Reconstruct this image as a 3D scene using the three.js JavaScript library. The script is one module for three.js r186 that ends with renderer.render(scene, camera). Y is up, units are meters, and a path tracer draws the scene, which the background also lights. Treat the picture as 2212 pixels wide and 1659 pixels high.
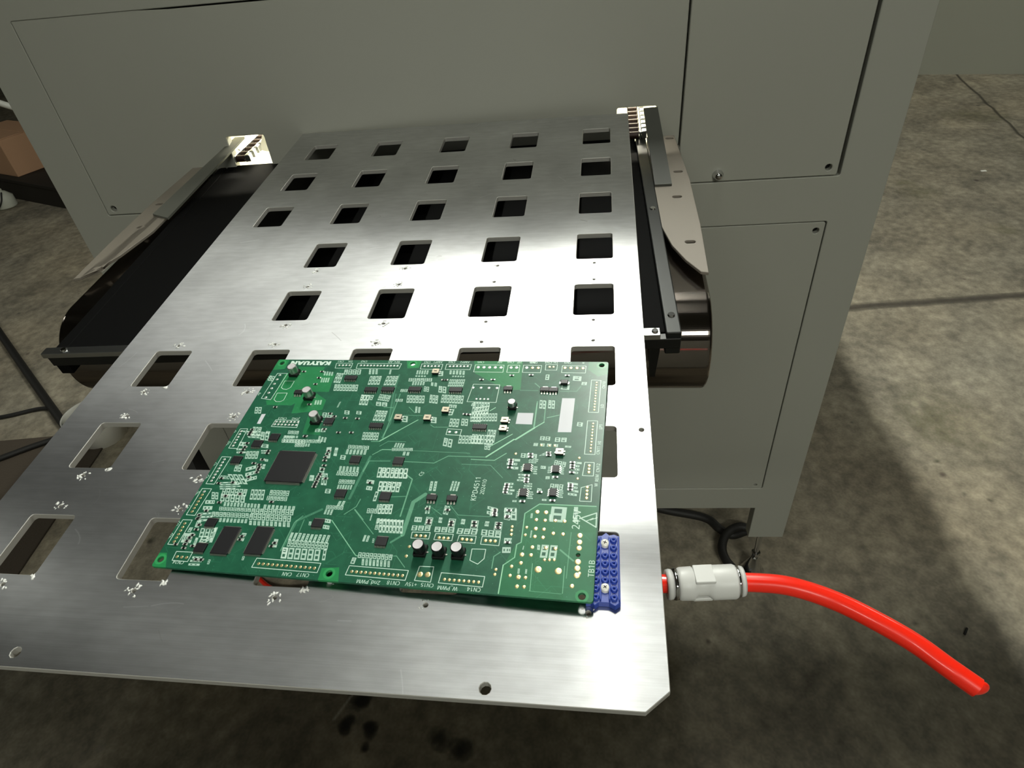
import * as THREE from 'three';
import { RoundedBoxGeometry } from 'three/addons/geometries/RoundedBoxGeometry.js';
import { ConvexGeometry } from 'three/addons/geometries/ConvexGeometry.js';
import { RectAreaLightUniformsLib } from 'three/addons/lights/RectAreaLightUniformsLib.js';
import { mergeGeometries } from 'three/addons/utils/BufferGeometryUtils.js';
import { ImprovedNoise } from 'three/addons/math/ImprovedNoise.js';

// ---------- camera, exposure, room lights ----------
const scene = new THREE.Scene();
const YP = 0.965;                                    // height of the conveyor line above the floor
const camera = new THREE.PerspectiveCamera(62.76, 2212 / 1659, 0.02, 40);
camera.position.set(-0.03136, YP + 0.22028, 0.77969);
camera.up.set(0.0242, 0.77859, -0.62707);
camera.lookAt(-0.03136 - 0.10198, YP + 0.22028 - 0.62206, 0.77969 - 0.7763);
const renderer = new THREE.WebGLRenderer({ antialias: true });
renderer.toneMapping = THREE.LinearToneMapping;
renderer.toneMappingExposure = 1.0;
renderer.shadowMap.enabled = true;
scene.background = new THREE.Color(0x000000);
RectAreaLightUniformsLib.init();
const LIGHT = {
  tube2: { color: 0xfbfdf2, level: 20, size: [0.05, 0.5], at: [0.0, YP + 1.27, 0.25], glow: 12 },     // added dim tube in front, carries the plate streak forward
  tube: { color: 0xfbfdf2, level: 215, size: [0.05, 1.06], at: [0.0, YP + 1.27, -0.80], glow: 30 },     // over the machine
  fronts: [                                                                                             // ceiling panels behind the camera
    { color: 0xf6f8ec, level: 14, size: [1.1, 0.22], at: [-1.1, 2.86, 2.9] },
    { color: 0xf6f8ec, level: 66, size: [1.1, 0.22], at: [0.8, 2.86, 2.9] },
  ],
  fillBacks: [{ color: 0xf6f8ec, level: 22, size: [1.1, 0.22], at: [3.2, 2.86, -2.6] }, { color: 0xf6f8ec, level: 14, size: [1.1, 0.22], at: [-5.2, 2.86, -1.2] }],  // added fill lamps with no known source, for the far wall and left floor
  inner: { color: 0xfff9e4, level: 5 },
};

// ---------- helpers ----------
let seed = 7;
const rnd = () => { seed = (seed * 1664525 + 1013904223) >>> 0; return seed / 4294967296; };
const noise = new ImprovedNoise();
const fbm = (x, y, z, o = 4) => { let s = 0, a = 0.5; for (let i = 0; i < o; i++) { s += a * noise.noise(x, y, z + i * 7.3); x *= 2.03; y *= 2.03; a *= 0.5; } return s; };
const used = {};
function numbered(name) { const n = used[name] = (used[name] ?? -1) + 1; return n ? name + '_' + String(n).padStart(3, '0') : name; }
function tag(o, label, category, group) { o.userData.label = label; o.userData.category = category; if (group) o.userData.group = group; return o; }
function thing(name, label, category, group) { const o = new THREE.Group(); o.name = numbered(name); scene.add(o); return tag(o, label, category, group); }
function mesh(name, geo, mat, parent = scene) {
  const m = new THREE.Mesh(geo, mat); m.name = parent === scene ? numbered(name) : name;
  m.castShadow = m.receiveShadow = true; parent.add(m); return m;
}
function struct(name, geo, mat) { const m = new THREE.Mesh(geo, mat); m.name = name; m.castShadow = m.receiveShadow = true; m.userData.kind = 'structure'; scene.add(m); return m; }
const box = (x0, x1, y0, y1, z0, z1) => new THREE.BoxGeometry(x1 - x0, y1 - y0, z1 - z0).translate((x0 + x1) / 2, (y0 + y1) / 2, (z0 + z1) / 2);
const rbox = (x0, x1, y0, y1, z0, z1, r = 0.001) => new RoundedBoxGeometry(x1 - x0, y1 - y0, z1 - z0, 2, r).translate((x0 + x1) / 2, (y0 + y1) / 2, (z0 + z1) / 2);
const cylX = (r, x0, x1, y, z, n = 20) => new THREE.CylinderGeometry(r, r, x1 - x0, n).rotateZ(Math.PI / 2).translate((x0 + x1) / 2, y, z);
const cylY = (r, y0, y1, x, z, n = 20, r2 = r) => new THREE.CylinderGeometry(r2, r, y1 - y0, n).translate(x, (y0 + y1) / 2, z);
const cylZ = (r, z0, z1, x, y, n = 20) => new THREE.CylinderGeometry(r, r, z1 - z0, n).rotateX(Math.PI / 2).translate(x, y, (z0 + z1) / 2);
const tube = (pts, r, n = 64, k = 10) => new THREE.TubeGeometry(new THREE.CatmullRomCurve3(pts.map(p => new THREE.Vector3(...p))), n, r, k, false);
const merge = (list) => mergeGeometries(list.map(g => { const t = g.index ? g.toNonIndexed() : g; for (const k of Object.keys(t.attributes)) if (!['position', 'normal', 'uv'].includes(k)) t.deleteAttribute(k); return t; }));
const V2 = (x, y) => new THREE.Vector2(x, y);
function poly(points) { const s = new THREE.Shape(); points.forEach((p, i) => i ? s.lineTo(p[0], p[1]) : s.moveTo(p[0], p[1])); s.closePath(); return s; }
function roundRect(cx, cy, w, h, r, T = THREE.Path) {
  const p = new T(), x = cx - w / 2, y = cy - h / 2;
  p.moveTo(x + r, y); p.lineTo(x + w - r, y); p.absarc(x + w - r, y + r, r, -Math.PI / 2, 0); p.lineTo(x + w, y + h - r); p.absarc(x + w - r, y + h - r, r, 0, Math.PI / 2);
  p.lineTo(x + r, y + h); p.absarc(x + r, y + h - r, r, Math.PI / 2, Math.PI); p.lineTo(x, y + r); p.absarc(x + r, y + r, r, Math.PI, 1.5 * Math.PI); return p;
}
const disc = (cx, cy, r) => { const p = new THREE.Path(); p.absarc(cx, cy, r, 0, Math.PI * 2); return p; };
// a flat shape drawn in (x, -z), laid horizontal with its top at y = 0 and the given thickness
function slab(shape, t, bevel = 0, curve = 8) {
  const g = new THREE.ExtrudeGeometry(shape, { depth: t - 2 * bevel, bevelEnabled: bevel > 0, bevelSize: bevel, bevelOffset: -bevel, bevelThickness: bevel, bevelSegments: 1, curveSegments: curve });
  return g.translate(0, 0, -t + bevel).rotateX(-Math.PI / 2);
}
const std = (color, roughness = 0.5, metalness = 0, more = {}) => new THREE.MeshPhysicalMaterial({ color, roughness, metalness, ...more });
function canvasTexture(w, h, draw, srgb = true) {
  const c = document.createElement('canvas'); c.width = w; c.height = h; draw(c.getContext('2d'), w, h);
  const t = new THREE.CanvasTexture(c); if (srgb) t.colorSpace = THREE.SRGBColorSpace; t.wrapS = t.wrapT = THREE.RepeatWrapping; t.anisotropy = 8; return t;
}
function dataTexture(w, h, fn, srgb) {                 // fn(x, y) -> [r, g, b] 0..255
  const d = new Uint8Array(w * h * 4);
  for (let y = 0, i = 0; y < h; y++) for (let x = 0; x < w; x++, i += 4) { const c = fn(x, y); d[i] = c[0]; d[i + 1] = c[1]; d[i + 2] = c[2]; d[i + 3] = 255; }
  const t = new THREE.DataTexture(d, w, h); t.magFilter = t.minFilter = THREE.LinearFilter; t.wrapS = t.wrapT = THREE.RepeatWrapping; if (srgb) t.colorSpace = THREE.SRGBColorSpace; t.needsUpdate = true; return t;
}
const clamp8 = v => Math.max(0, Math.min(255, v));
// the plate, the conveyor and what lies on them share one slope, five degrees down towards the front
const slope = new THREE.Matrix4().makeBasis(new THREE.Vector3(0.998826, 0.010744, 0.047239), new THREE.Vector3(-0.014859, 0.996042, 0.087633), new THREE.Vector3(-0.04611, -0.088232, 0.995032)).setPosition(0, YP, 0);
const onSlope = (o, m) => { (m ? slope.clone().multiply(m) : slope).decompose(o.position, o.quaternion, o.scale); return o; };

// ---------- materials ----------
const paintGrain = dataTexture(256, 256, (x, y) => { const v = 128 + 60 * (rnd() - 0.5) + 50 * fbm(x / 9, y / 9, 3, 2); return [v, v, v]; });
paintGrain.repeat.set(8, 8);
const paint = std(0x9c9c92, 0.55, 0, { bumpMap: paintGrain, bumpScale: 0.00006 });
const darkGap = std(0x0a0a09, 0.9);
const blackMetal = std(0x0b0c0b, 0.42, 0.0);
const bedBlack = std(0x030303, 0.8, 0.0, { specularIntensity: 0.2 });
const railMetal = std(0x1c1e1c, 0.45, 0.35);
const steel = std(0x857d77, 0.13, 1, { anisotropy: 0.8, anisotropyRotation: Math.PI / 2 });
const alu = std(0xc9cbcb, 0.28, 1);
const chrome = std(0xdadada, 0.1, 1);
const whitePlastic = std(0xd8d8d4, 0.45);
const flangeMat = std(0x857d73, 0.6);
const steelDark = std(0x5a5a58, 0.4, 0.8);

// ---------- room ----------
const floorMap = canvasTexture(2048, 2048, (g, W, H) => {
  const img = g.createImageData(W, H), d = img.data;
  const X0 = -4.2, Z0 = -4, S = 7.2 / W;
  for (let y = 0, i = 0; y < H; y++) for (let x = 0; x < W; x++, i += 4) {
    const u = X0 + x * S, w = Z0 + y * S;
    const a = fbm(u * 1.3, w * 1.3, 1, 4), b = fbm(u * 7 + 3 * a, w * 5, 5, 4), c = fbm(u * 34, w * 30, 9, 3);
    let v = 0.58 + 0.1 * a + 0.2 * b + 0.2 * c + 0.08 * (rnd() - 0.5);
    const stain = Math.max(0, fbm(u * 3.1 + 4, w * 2.4, 12, 3) - 0.2) * 0.45;
    v -= stain; v = Math.max(0.2, Math.min(0.95, v));
    const warm = 0.5 + 0.9 * fbm(u * 2.2, w * 2.2, 21, 3);
    d[i] = clamp8(255 * v * (0.94 + 0.03 * warm)); d[i + 1] = clamp8(255 * v * 0.9); d[i + 2] = clamp8(255 * v * (0.80 - 0.035 * warm)); d[i + 3] = 255;
  }
  g.putImageData(img, 0, 0);
  const px = (u, w) => [(u - X0) / S, (w - Z0) / S];
  const softLine = (pts, width, alpha, col = '40,36,30') => {
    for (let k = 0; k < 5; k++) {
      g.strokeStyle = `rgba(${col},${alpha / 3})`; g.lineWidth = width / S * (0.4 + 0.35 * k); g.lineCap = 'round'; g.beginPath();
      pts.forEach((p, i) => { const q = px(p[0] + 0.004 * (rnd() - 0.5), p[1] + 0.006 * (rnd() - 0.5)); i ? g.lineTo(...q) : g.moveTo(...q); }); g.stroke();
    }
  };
  const walk = (a, b, n, j) => Array.from({ length: n + 1 }, (_, i) => [a[0] + (b[0] - a[0]) * i / n + j * (rnd() - 0.5), a[1] + (b[1] - a[1]) * i / n + j * (rnd() - 0.5)]);
  softLine(walk([0.3, -1.02], [3.2, -1.22], 40, 0.008), 0.026, 0.62);     // wide soft dark line across the floor
  softLine(walk([2.45, -3.95], [2.05, -1.9], 24, 0.012), 0.009, 0.75);
  const blot = (u, w, r, a) => { for (let k = 0; k < 7; k++) { const q = px(u + r * (rnd() - 0.5), w + 1.1 * r * (rnd() - 0.5)); g.fillStyle = `rgba(22,19,15,${a})`; g.beginPath(); g.ellipse(q[0], q[1], r * (0.4 + 0.4 * rnd()) / S, r * (0.5 + 0.5 * rnd()) / S, rnd() * 3, 0, 7); g.fill(); } };
  blot(-0.469, 0.294, 0.016, 0.4); blot(-0.424, 0.299, 0.015, 0.4); blot(-0.424, 0.33, 0.008, 0.3); blot(-0.45, 0.25, 0.018, 0.35); blot(-0.29, 0.315, 0.02, 0.2); blot(-0.25, 0.33, 0.02, 0.2);
  g.strokeStyle = 'rgba(215,210,195,.8)'; g.lineWidth = 1.1; g.beginPath(); g.moveTo(...px(-0.47, 0.235)); g.lineTo(...px(-0.495, 0.285)); g.stroke();
  for (let k = 0; k < 260; k++) blot(-4 + 6.8 * rnd(), -3.9 + 4.4 * rnd(), 0.004 + 0.008 * rnd(), 0.12 * rnd());
  for (let k = 0; k < 26; k++) { const u = 0.8 + 1.6 * rnd(), w = -3 + 3.2 * rnd(), r = 0.05 + 0.12 * rnd(); blot(u, w, r, 0.03); }
});
floorMap.repeat.set(1, 1); floorMap.wrapS = floorMap.wrapT = THREE.MirroredRepeatWrapping;
const grit = dataTexture(512, 512, (x, y) => { const v = 128 + 90 * fbm(x / 24, y / 24, 2, 4) + 40 * (rnd() - 0.5); return [v, v, v]; });
grit.repeat.set(9, 9);
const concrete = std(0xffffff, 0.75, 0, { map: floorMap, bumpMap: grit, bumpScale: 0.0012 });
{
  const g = box(-7, 7, -0.2, 0, -7, 6), p = g.attributes.position, uv = g.attributes.uv;
  for (let i = 0; i < p.count; i++) uv.setXY(i, (p.getX(i) + 4.2) / 7.2, 1 - (p.getZ(i) + 4) / 7.2);
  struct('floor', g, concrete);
}
const wallPaint = std(0xa9aa9c, 0.7, 0, { bumpMap: paintGrain, bumpScale: 0.0002 });
struct('ceiling', box(-7, 7, 2.95, 3.1, -7, 6), std(0x5c5d58, 0.8));
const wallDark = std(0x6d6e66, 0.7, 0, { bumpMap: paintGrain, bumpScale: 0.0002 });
{
  const w = struct('wall_back', box(-8, 8, 0, 3.1, -0.2, 0), wallPaint); w.position.set(2.2307, 0, -3.7711); w.rotation.y = -Math.atan2(0.1462, 0.5213);
}
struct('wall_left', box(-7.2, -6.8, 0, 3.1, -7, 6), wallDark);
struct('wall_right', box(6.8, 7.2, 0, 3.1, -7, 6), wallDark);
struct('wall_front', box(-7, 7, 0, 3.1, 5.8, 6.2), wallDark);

// ---------- lamps ----------
function areaLight(L, parent, x, y, z, w, d) {
  const a = new THREE.RectAreaLight(L.color, L.level, w, d); a.position.set(x, y, z); a.rotation.x = -Math.PI / 2; a.castShadow = true; parent.add(a); return a;
}
for (const [L, label] of [[LIGHT.tube, 'long narrow white tube lamp hanging lengthwise above the grey machine'], [LIGHT.tube2, 'short dim tube lamp added above the plate to extend its bright streak']]) {
  const o = thing('tube_lamp', label, 'lamp'); o.position.set(...L.at);
  const [w, d] = L.size;
  mesh('housing', merge([rbox(-w / 2 - 0.01, w / 2 + 0.01, 0.012, 0.05, -d / 2 - 0.02, d / 2 + 0.02, 0.006), box(-w / 2 - 0.004, -w / 2, 0, 0.014, -d / 2, d / 2), box(w / 2, w / 2 + 0.004, 0, 0.014, -d / 2, d / 2)]), whitePlastic, o);
  mesh('diffuser', rbox(-w / 2, w / 2, 0.002, 0.012, -d / 2, d / 2, 0.003), new THREE.MeshStandardMaterial({ color: 0xffffff, emissive: L.color, emissiveIntensity: L.glow, roughness: 0.5 }), o);
  for (const s of [-1, 1]) mesh('suspension_rod', cylY(0.004, 0.05, 2.95 - L.at[1], 0, s * d * 0.4, 8), steelDark, o);
  areaLight(L, o, 0, -0.001, 0, w, d);
}
const places = ['front left', 'front right', 'added fill spot back right', 'added fill spot back left'];
[...LIGHT.fronts, ...LIGHT.fillBacks].forEach((L, i) => {
  const o = thing('ceiling_panel_lamp', 'flat rectangular ceiling lamp at the ' + places[i] + ' of the room', 'lamp'); o.position.set(...L.at);
  const [w, d] = L.size;
  mesh('frame', merge([rbox(-w / 2 - 0.02, w / 2 + 0.02, 0.012, 0.09, -d / 2 - 0.02, d / 2 + 0.02, 0.006)]), whitePlastic, o);
  mesh('diffuser', rbox(-w / 2, w / 2, 0.002, 0.013, -d / 2, d / 2, 0.003), new THREE.MeshStandardMaterial({ color: 0xffffff, emissive: L.color, emissiveIntensity: L.level * 0.4, roughness: 0.5 }), o);
  areaLight(L, o, 0, -0.001, 0, w, d);
});

// ---------- the machine ----------
const FZ = -0.0113;                                     // its front face
const machine = thing('machine_cabinet', 'large grey sheet-metal machine cabinet with screwed front panels and two conveyor slots', 'machine');
machine.position.set(0, YP, 0);
function face(shape, z1, t, bevel = 0.0008) {           // a sheet facing the viewer, front at z1
  return new THREE.ExtrudeGeometry(shape, { depth: t - 2 * bevel, bevelEnabled: true, bevelSize: bevel, bevelOffset: -bevel, bevelThickness: bevel, bevelSegments: 1, curveSegments: 6 }).translate(0, 0, z1 - t + bevel);
}
const rect = (x0, x1, y0, y1, r = 0.003, T = THREE.Path) => roundRect((x0 + x1) / 2, (y0 + y1) / 2, x1 - x0, y1 - y0, r, T);
{
  const s = poly([[-0.7297, 0.235], [-0.7297, -0.808], [-0.665, -0.808], [-0.665, -0.7225], [0.2922, -0.7225], [0.2922, -0.808], [0.3565, -0.808], [0.3565, 0.235]]);
  s.holes.push(rect(-0.6735, 0.2985, -0.0968, 0.1415), rect(-0.6625, 0.2968, -0.6685, -0.1562));
  mesh('front_frame', face(s, FZ, 0.022), paint, machine);
  const p1 = poly([[-0.6729, -0.0955], [0.0988, -0.0955], [0.0988, 0.1393], [-0.48, 0.1397], [-0.52, 0.1412], [-0.6729, 0.1412]]);
  p1.holes.push(rect(0.0242, 0.0706, -0.045, 0.0003, 0.002), rect(-0.4652, -0.4158, -0.045, -0.0021, 0.002), disc(-0.6615, -0.087, 0.0042));
  mesh('front_panel', face(p1, FZ - 0.0004, 0.012), paint, machine);
  const p2 = rect(0.1012, 0.2942, -0.0955, 0.1397, 0.003, THREE.Shape); p2.holes.push(disc(0.2827, -0.0856, 0.0042));
  mesh('front_panel', face(p2, FZ - 0.0002, 0.012), paint, machine);
  const p3 = rect(-0.6615, 0.2952, -0.6675, -0.1574, 0.003, THREE.Shape); p3.holes.push(disc(0.285, -0.1693, 0.0042), disc(0.2832, -0.6597, 0.0032));
  mesh('front_panel', face(p3, FZ - 0.0002, 0.012), paint, machine);
  for (const [x, y, r] of [[-0.6615, -0.087, 0.0036], [0.2827, -0.0856, 0.0036], [0.285, -0.1693, 0.0036], [0.2832, -0.6597, 0.0027]]) mesh('recessed_screw', merge([cylZ(r, FZ - 0.012, FZ - 0.007, x, y, 6), cylZ(r * 1.3, FZ - 0.02, FZ - 0.012, x, y, 12)]), std(0x11110f, 0.5, 0.6), machine);
  const k = mesh('latch_stud', new THREE.LatheGeometry([V2(0, 0.009), V2(0.003, 0.0086), V2(0.0048, 0.0066), V2(0.0052, 0.003), V2(0.0066, 0.0016), V2(0.0066, 0)], 24).rotateX(Math.PI / 2), chrome, machine); k.position.set(0.1505, -0.0868, FZ);
  // body behind the frame
  mesh('side_sheet', box(-0.7297, -0.7267, -0.735, 0.235, -1.5, FZ - 0.022), paint, machine);
  mesh('side_sheet', box(0.3535, 0.3565, -0.735, 0.235, -1.5, FZ - 0.022), paint, machine);
  mesh('top_sheet', box(-0.7297, 0.3565, 0.232, 0.235, -1.5, FZ - 0.022), paint, machine);
  mesh('bottom_sheet', box(-0.7297, 0.3565, -0.735, -0.7255, -1.5, FZ - 0.022), paint, machine);
  mesh('back_sheet', box(-0.7297, 0.3565, -0.735, 0.235, -1.503, -1.5), paint, machine);
  mesh('inner_liner', merge([box(-0.66, 0.29, -0.70, 0.2, -0.06, -0.056)].slice(1).concat([box(-0.60, 0.092, 0.088, 0.091, -0.32, FZ - 0.013), box(-0.60, 0.092, -0.093, -0.090, -0.32, FZ - 0.013), box(-0.603, -0.60, -0.093, 0.091, -0.32, FZ - 0.013), box(0.092, 0.095, -0.093, 0.091, -0.32, FZ - 0.013), box(-0.603, 0.095, -0.093, 0.091, -0.323, -0.32)])), std(0xcfcdbd, 0.5), machine);
  mesh('seam_backing', merge([box(-0.70, 0.33, 0.12, 0.16, -0.04, -0.036), box(0.0955, 0.33, -0.12, 0.12, -0.04, -0.036), box(-0.70, -0.61, -0.13, 0.12, -0.04, -0.036), box(-0.70, 0.33, -0.70, -0.1, -0.04, -0.036)]), darkGap, machine);
  for (const [x, z] of [[0.329, -0.045], [-0.697, -0.045], [0.329, -1.46], [-0.697, -1.46]]) {
    if (z < -1) mesh('leg', box(x - 0.03, x + 0.03, -0.808, -0.735, z - 0.03, z + 0.03), paint, machine);
    const f = mesh('levelling_foot', new THREE.LatheGeometry([V2(0, 0.052), V2(0.005, 0.052), V2(0.0075, 0.046), V2(0.02, 0.012), V2(0.024, 0.006), V2(0.024, 0), V2(0, 0)], 32), chrome, machine); f.position.set(x, -0.965, z);
    mesh('threaded_rod', merge([cylY(0.0055, 0.05, 0.175, 0, 0, 14), cylY(0.009, 0.058, 0.066, 0, 0, 6)]), chrome, f);
  }
}
{
  const o = thing('interior_lamp', 'bright warm lamp inside the machine seen glowing through the conveyor slots', 'lamp');
  o.position.set(-0.2, YP + 0.07, -0.16);
  const L = LIGHT.inner;
  mesh('tube', cylX(0.008, -0.3, 0.27, 0.006, 0, 16), new THREE.MeshStandardMaterial({ color: 0xffffff, emissive: L.color, emissiveIntensity: 10 }), o);
  for (const x of [-0.304, 0.274]) mesh('tube_holder', rbox(x - 0.006, x + 0.006, -0.006, 0.018, -0.011, 0.011, 0.002), whitePlastic, o);
  const a = new THREE.RectAreaLight(L.color, L.level * 40, 0.56, 0.016); a.position.set(-0.015, -0.004, 0); a.rotation.x = -Math.PI / 2; o.add(a);
}

// ---------- conveyor: bed, rails, covers, chains ----------
const conveyor = onSlope(thing('conveyor', 'sloping conveyor with black bed, side rails, slotted beige flanges and steel rounded end cover', 'conveyor'));
const TH = 1.6 * Math.PI / 180;
const turned = m => { m.rotation.y = TH; return m; };
{
  turned(mesh('bed', rbox(-0.478, 0.045, -0.040, -0.034, -0.004, 0.366, 0.0008), bedBlack, conveyor));
  const railShape = (x) => merge([rbox(x - 0.006, x + 0.006, -0.052, -0.030, 0.006, 0.372, 0.0012), cylY(0.006, -0.052, -0.0302, x, 0.006, 20)]);
  const r1 = turned(mesh('side_rail', railShape(0.051), railMetal, conveyor));
  const r2 = turned(mesh('side_rail', railShape(-0.484).translate(0, -0.0038, 0), bedBlack, conveyor));
  for (const [r, x] of [[r1, 0.051]]) for (const z of [0.006, 0.178, 0.35]) mesh('screw', merge([cylY(0.0032, -0.0302, -0.0287, x, z, 16, 0.0026)]), z === 0.006 ? railMetal : chrome, r);
  turned(mesh('end_bar', rbox(-0.4925, 0.0405, -0.0345, -0.0293, 0.366, 0.375, 0.0006), alu, conveyor));
  turned(mesh('end_block', rbox(-0.4895, 0.0565, -0.0442, -0.0346, 0.367, 0.3742, 0.0006), blackMetal, conveyor));
  for (const x of [0.0365, -0.472]) turned(mesh('end_screw', cylY(0.0027, -0.0294, -0.0278, x, 0.3705, 16, 0.0022), chrome, conveyor));
  const legShape = new ConvexGeometry([[0.0325, -0.044, 0.366], [0.0415, -0.044, 0.366], [0.0325, -0.044, 0.372], [0.0415, -0.044, 0.372], [0.035, -0.082, 0.362], [0.0395, -0.082, 0.362], [0.035, -0.082, 0.366], [0.0395, -0.082, 0.366]].map(p => new THREE.Vector3(...p)));
  turned(mesh('end_taper', legShape, blackMetal, conveyor));  // black tapered piece from the end block down towards the cover
  // stainless cover: a flat sheet folded round a nose, drawn in (z, h) and extruded along x
  const s = new THREE.Shape(), R = 0.0487, zc = 0.3008, hc = -0.0902;
  s.moveTo(0.002, hc + R); s.lineTo(zc, hc + R); s.absarc(zc, hc, R, Math.PI / 2, -Math.PI / 2, true); s.lineTo(0.002, hc - R); s.closePath();
  const g = new THREE.ExtrudeGeometry(s, { depth: 0.610, bevelEnabled: true, bevelSize: 0.004, bevelOffset: -0.004, bevelThickness: 0.004, bevelSegments: 4, curveSegments: 48 });
  g.rotateY(-Math.PI / 2).translate(0.0937, 0, 0);       // (z, h, x) -> plate axes
  mesh('nose_cover', g, steel, conveyor);
  // slotted flanges over the cover's edges
  const flange = (side) => {
    const k = (x) => side > 0 ? x : -0.434 - x;
    const pts = [[0.0585, 0.002], [0.0905, 0.002], [0.0975, 0.115], [0.0985, 0.21], [0.0968, 0.289], [0.0905, 0.287], [0.0795, 0.268], [0.0695, 0.243], [0.0615, 0.205], [0.0585, 0.19]].map(([x, z]) => [x, side > 0 ? z : z * 0.93]);
    const sh = poly(pts.map(([x, z]) => [k(x), -z]));
    const slots = side > 0 ? [[0.0845, 0.0095], [0.0872, 0.0962], [0.0815, 0.152], [0.0862, 0.2385]] : [[-0.520, 0.113], [-0.5135, 0.167], [-0.5145, 0.25]];
    for (const [x, z] of slots) sh.holes.push(roundRect(x, -z, 0.0095, 0.0052, 0.0025));
    return slab(sh, 0.003, 0.0004).translate(0, -0.031, 0);
  };
  mesh('slotted_flange', flange(1), flangeMat, conveyor);
  mesh('slotted_flange', flange(-1), std(0x7a7368, 0.65), conveyor);
  const quad = (a, b, c, d, t = 0.0025) => new ConvexGeometry([a, b, c, d].flatMap(p => [new THREE.Vector3(...p), new THREE.Vector3(p[0], p[1] - t, p[2])]));
  mesh('slanted_bracket', quad([0.0542, -0.0012, -0.009], [0.0704, -0.0008, -0.009], [0.078, -0.0285, 0.129], [0.0605, -0.0285, 0.129]), std(0x3e3f39, 0.55), conveyor);
  mesh('slanted_bracket', quad([-0.4652, -0.0045, -0.009], [-0.452, -0.0045, -0.009], [-0.486, -0.0285, 0.153], [-0.511, -0.0285, 0.142]), std(0x5c5d55, 0.55), conveyor);
  // chains at the slots
  const roller = cylX(0.0042, -0.0055, 0.0055, 0, 0, 14), bush = new RoundedBoxGeometry(0.0022, 0.009, 0.0165, 2, 0.001);
  const lug = rbox(0.0085, 0.0145, -0.003, 0.006, -0.0045, 0.0045, 0.0012);
  const brown = std(0x2c1a14, 0.5, 0.4);
  for (const [x, dx] of [[0.0435, 0.0], [-0.4575, -0.06]]) {
    const c = mesh('chain', merge([cylX(0.002, x - 0.0085, x + 0.0085, -0.027, -0.004, 10)]), alu, conveyor);
    for (let i = 0; i < 9; i++) {
      const z = 0.0075 - 0.0127 * i, l = mesh('chain_link', merge([bush.clone().translate(-0.0072, 0, -0.006), bush.clone().translate(0.0072, 0, -0.006), lug]), alu, c);
      l.position.set(x + dx * z, -0.026, z);
      const r = mesh('chain_roller', roller, brown, c); r.position.set(x + dx * z, -0.026, z);
    }
    c.userData.label = 'chain of brown rollers and bright links';
  }
  mesh('chain_guide', rbox(0.0645, 0.0675, -0.034, -0.008, -0.12, -0.012, 0.0008), whitePlastic, conveyor);
  mesh('chain_guide', quad([-0.470, -0.02, -0.012], [-0.456, -0.03, -0.012], [-0.464, -0.025, -0.12], [-0.48, -0.015, -0.12]), whitePlastic, conveyor);
  const gs = new THREE.Shape(); gs.moveTo(0.004, 0.016); gs.lineTo(0.012, 0.004); gs.absarc(0, 0.002, 0.0125, 0, -Math.PI * 0.75, true); gs.closePath();
  mesh('guide_shoe', new THREE.ExtrudeGeometry(gs, { depth: 0.004, bevelEnabled: true, bevelSize: 0.0008, bevelThickness: 0.0008, bevelSegments: 2 }).translate(-0.437, -0.021, -0.03), whitePlastic, conveyor);
  mesh('guide_strip', quad([-0.4275, -0.004, -0.02], [-0.423, -0.004, -0.02], [-0.4165, -0.036, -0.016], [-0.4205, -0.036, -0.016]), whitePlastic, conveyor);
}

// ---------- the perforated plate ----------
const PX0 = -0.36455, PX1 = 0.0356, PZ0 = 0.006, PZ1 = 0.6587, CX = 0.08, RZ = 0.07502, RZ0 = 0.06505;
const plateHoles = [], tapHoles = [];
for (let r = 0; r < 8; r++) for (let c = 0; c < 5; c++) {
  if (c === 0 && (r === 3 || r === 4)) continue;
  const x = (c - 4) * CX, z = RZ0 + r * RZ; plateHoles.push([x, z]);
  if (r > 2) { tapHoles.push([x, z + 0.0258]); if (r > 3) tapHoles.push([x, z - 0.0258]); }
}
const scratches = (g, W, H, n, col, len, wid) => { for (let i = 0; i < n; i++) { const x = W * rnd(), y = H * rnd(), a = (rnd() - 0.5) * 2.6; g.strokeStyle = `rgba(${col},${0.15 + 0.5 * rnd()})`; g.lineWidth = wid * (0.4 + rnd()); g.beginPath(); g.moveTo(x, y); g.quadraticCurveTo(x + len * Math.cos(a) * 0.5 + 6 * rnd(), y + len * Math.sin(a) * 0.5, x + len * rnd() * Math.cos(a), y + len * rnd() * Math.sin(a)); g.stroke(); } };
const PW = 1256, PH = 2048;
const plateColor = canvasTexture(PW, PH, (g, W, H) => {
  const img = g.createImageData(W, H), d = img.data;
  for (let y = 0, i = 0; y < H; y++) { const line = 10 * (rnd() - 0.5); for (let x = 0; x < W; x++, i += 4) {
    const u = x / W * 0.4, v = y / H * 0.653;
    const blotch = fbm(u * 16, v * 14, 3, 4), fine = fbm(u * 60, v * 220, 8, 3);
    const s = 200 + 34 * blotch + 16 * fine + line * 0.8;
    d[i] = clamp8(s); d[i + 1] = clamp8(s + 1); d[i + 2] = clamp8(s + 3); d[i + 3] = 255;
  } }
  g.putImageData(img, 0, 0);
  scratches(g, W, H, 70, '245,246,248', 60, 1.4); scratches(g, W, H, 40, '120,118,116', 50, 1.2);
});
const rowPhase = Array.from({ length: 2048 }, () => [1000 * rnd(), 1000 * rnd(), rnd()]);
const brush = dataTexture(1024, 2048, (x, y) => { const [a, b, c] = rowPhase[y]; const v = 128 + 46 * noise.noise(x / 70 + a, 0.5, b) + 40 * noise.noise(x / 190 + b, 3.5, a) + 60 * (c - 0.5); return [clamp8(v), clamp8(v), clamp8(v)]; });
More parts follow.
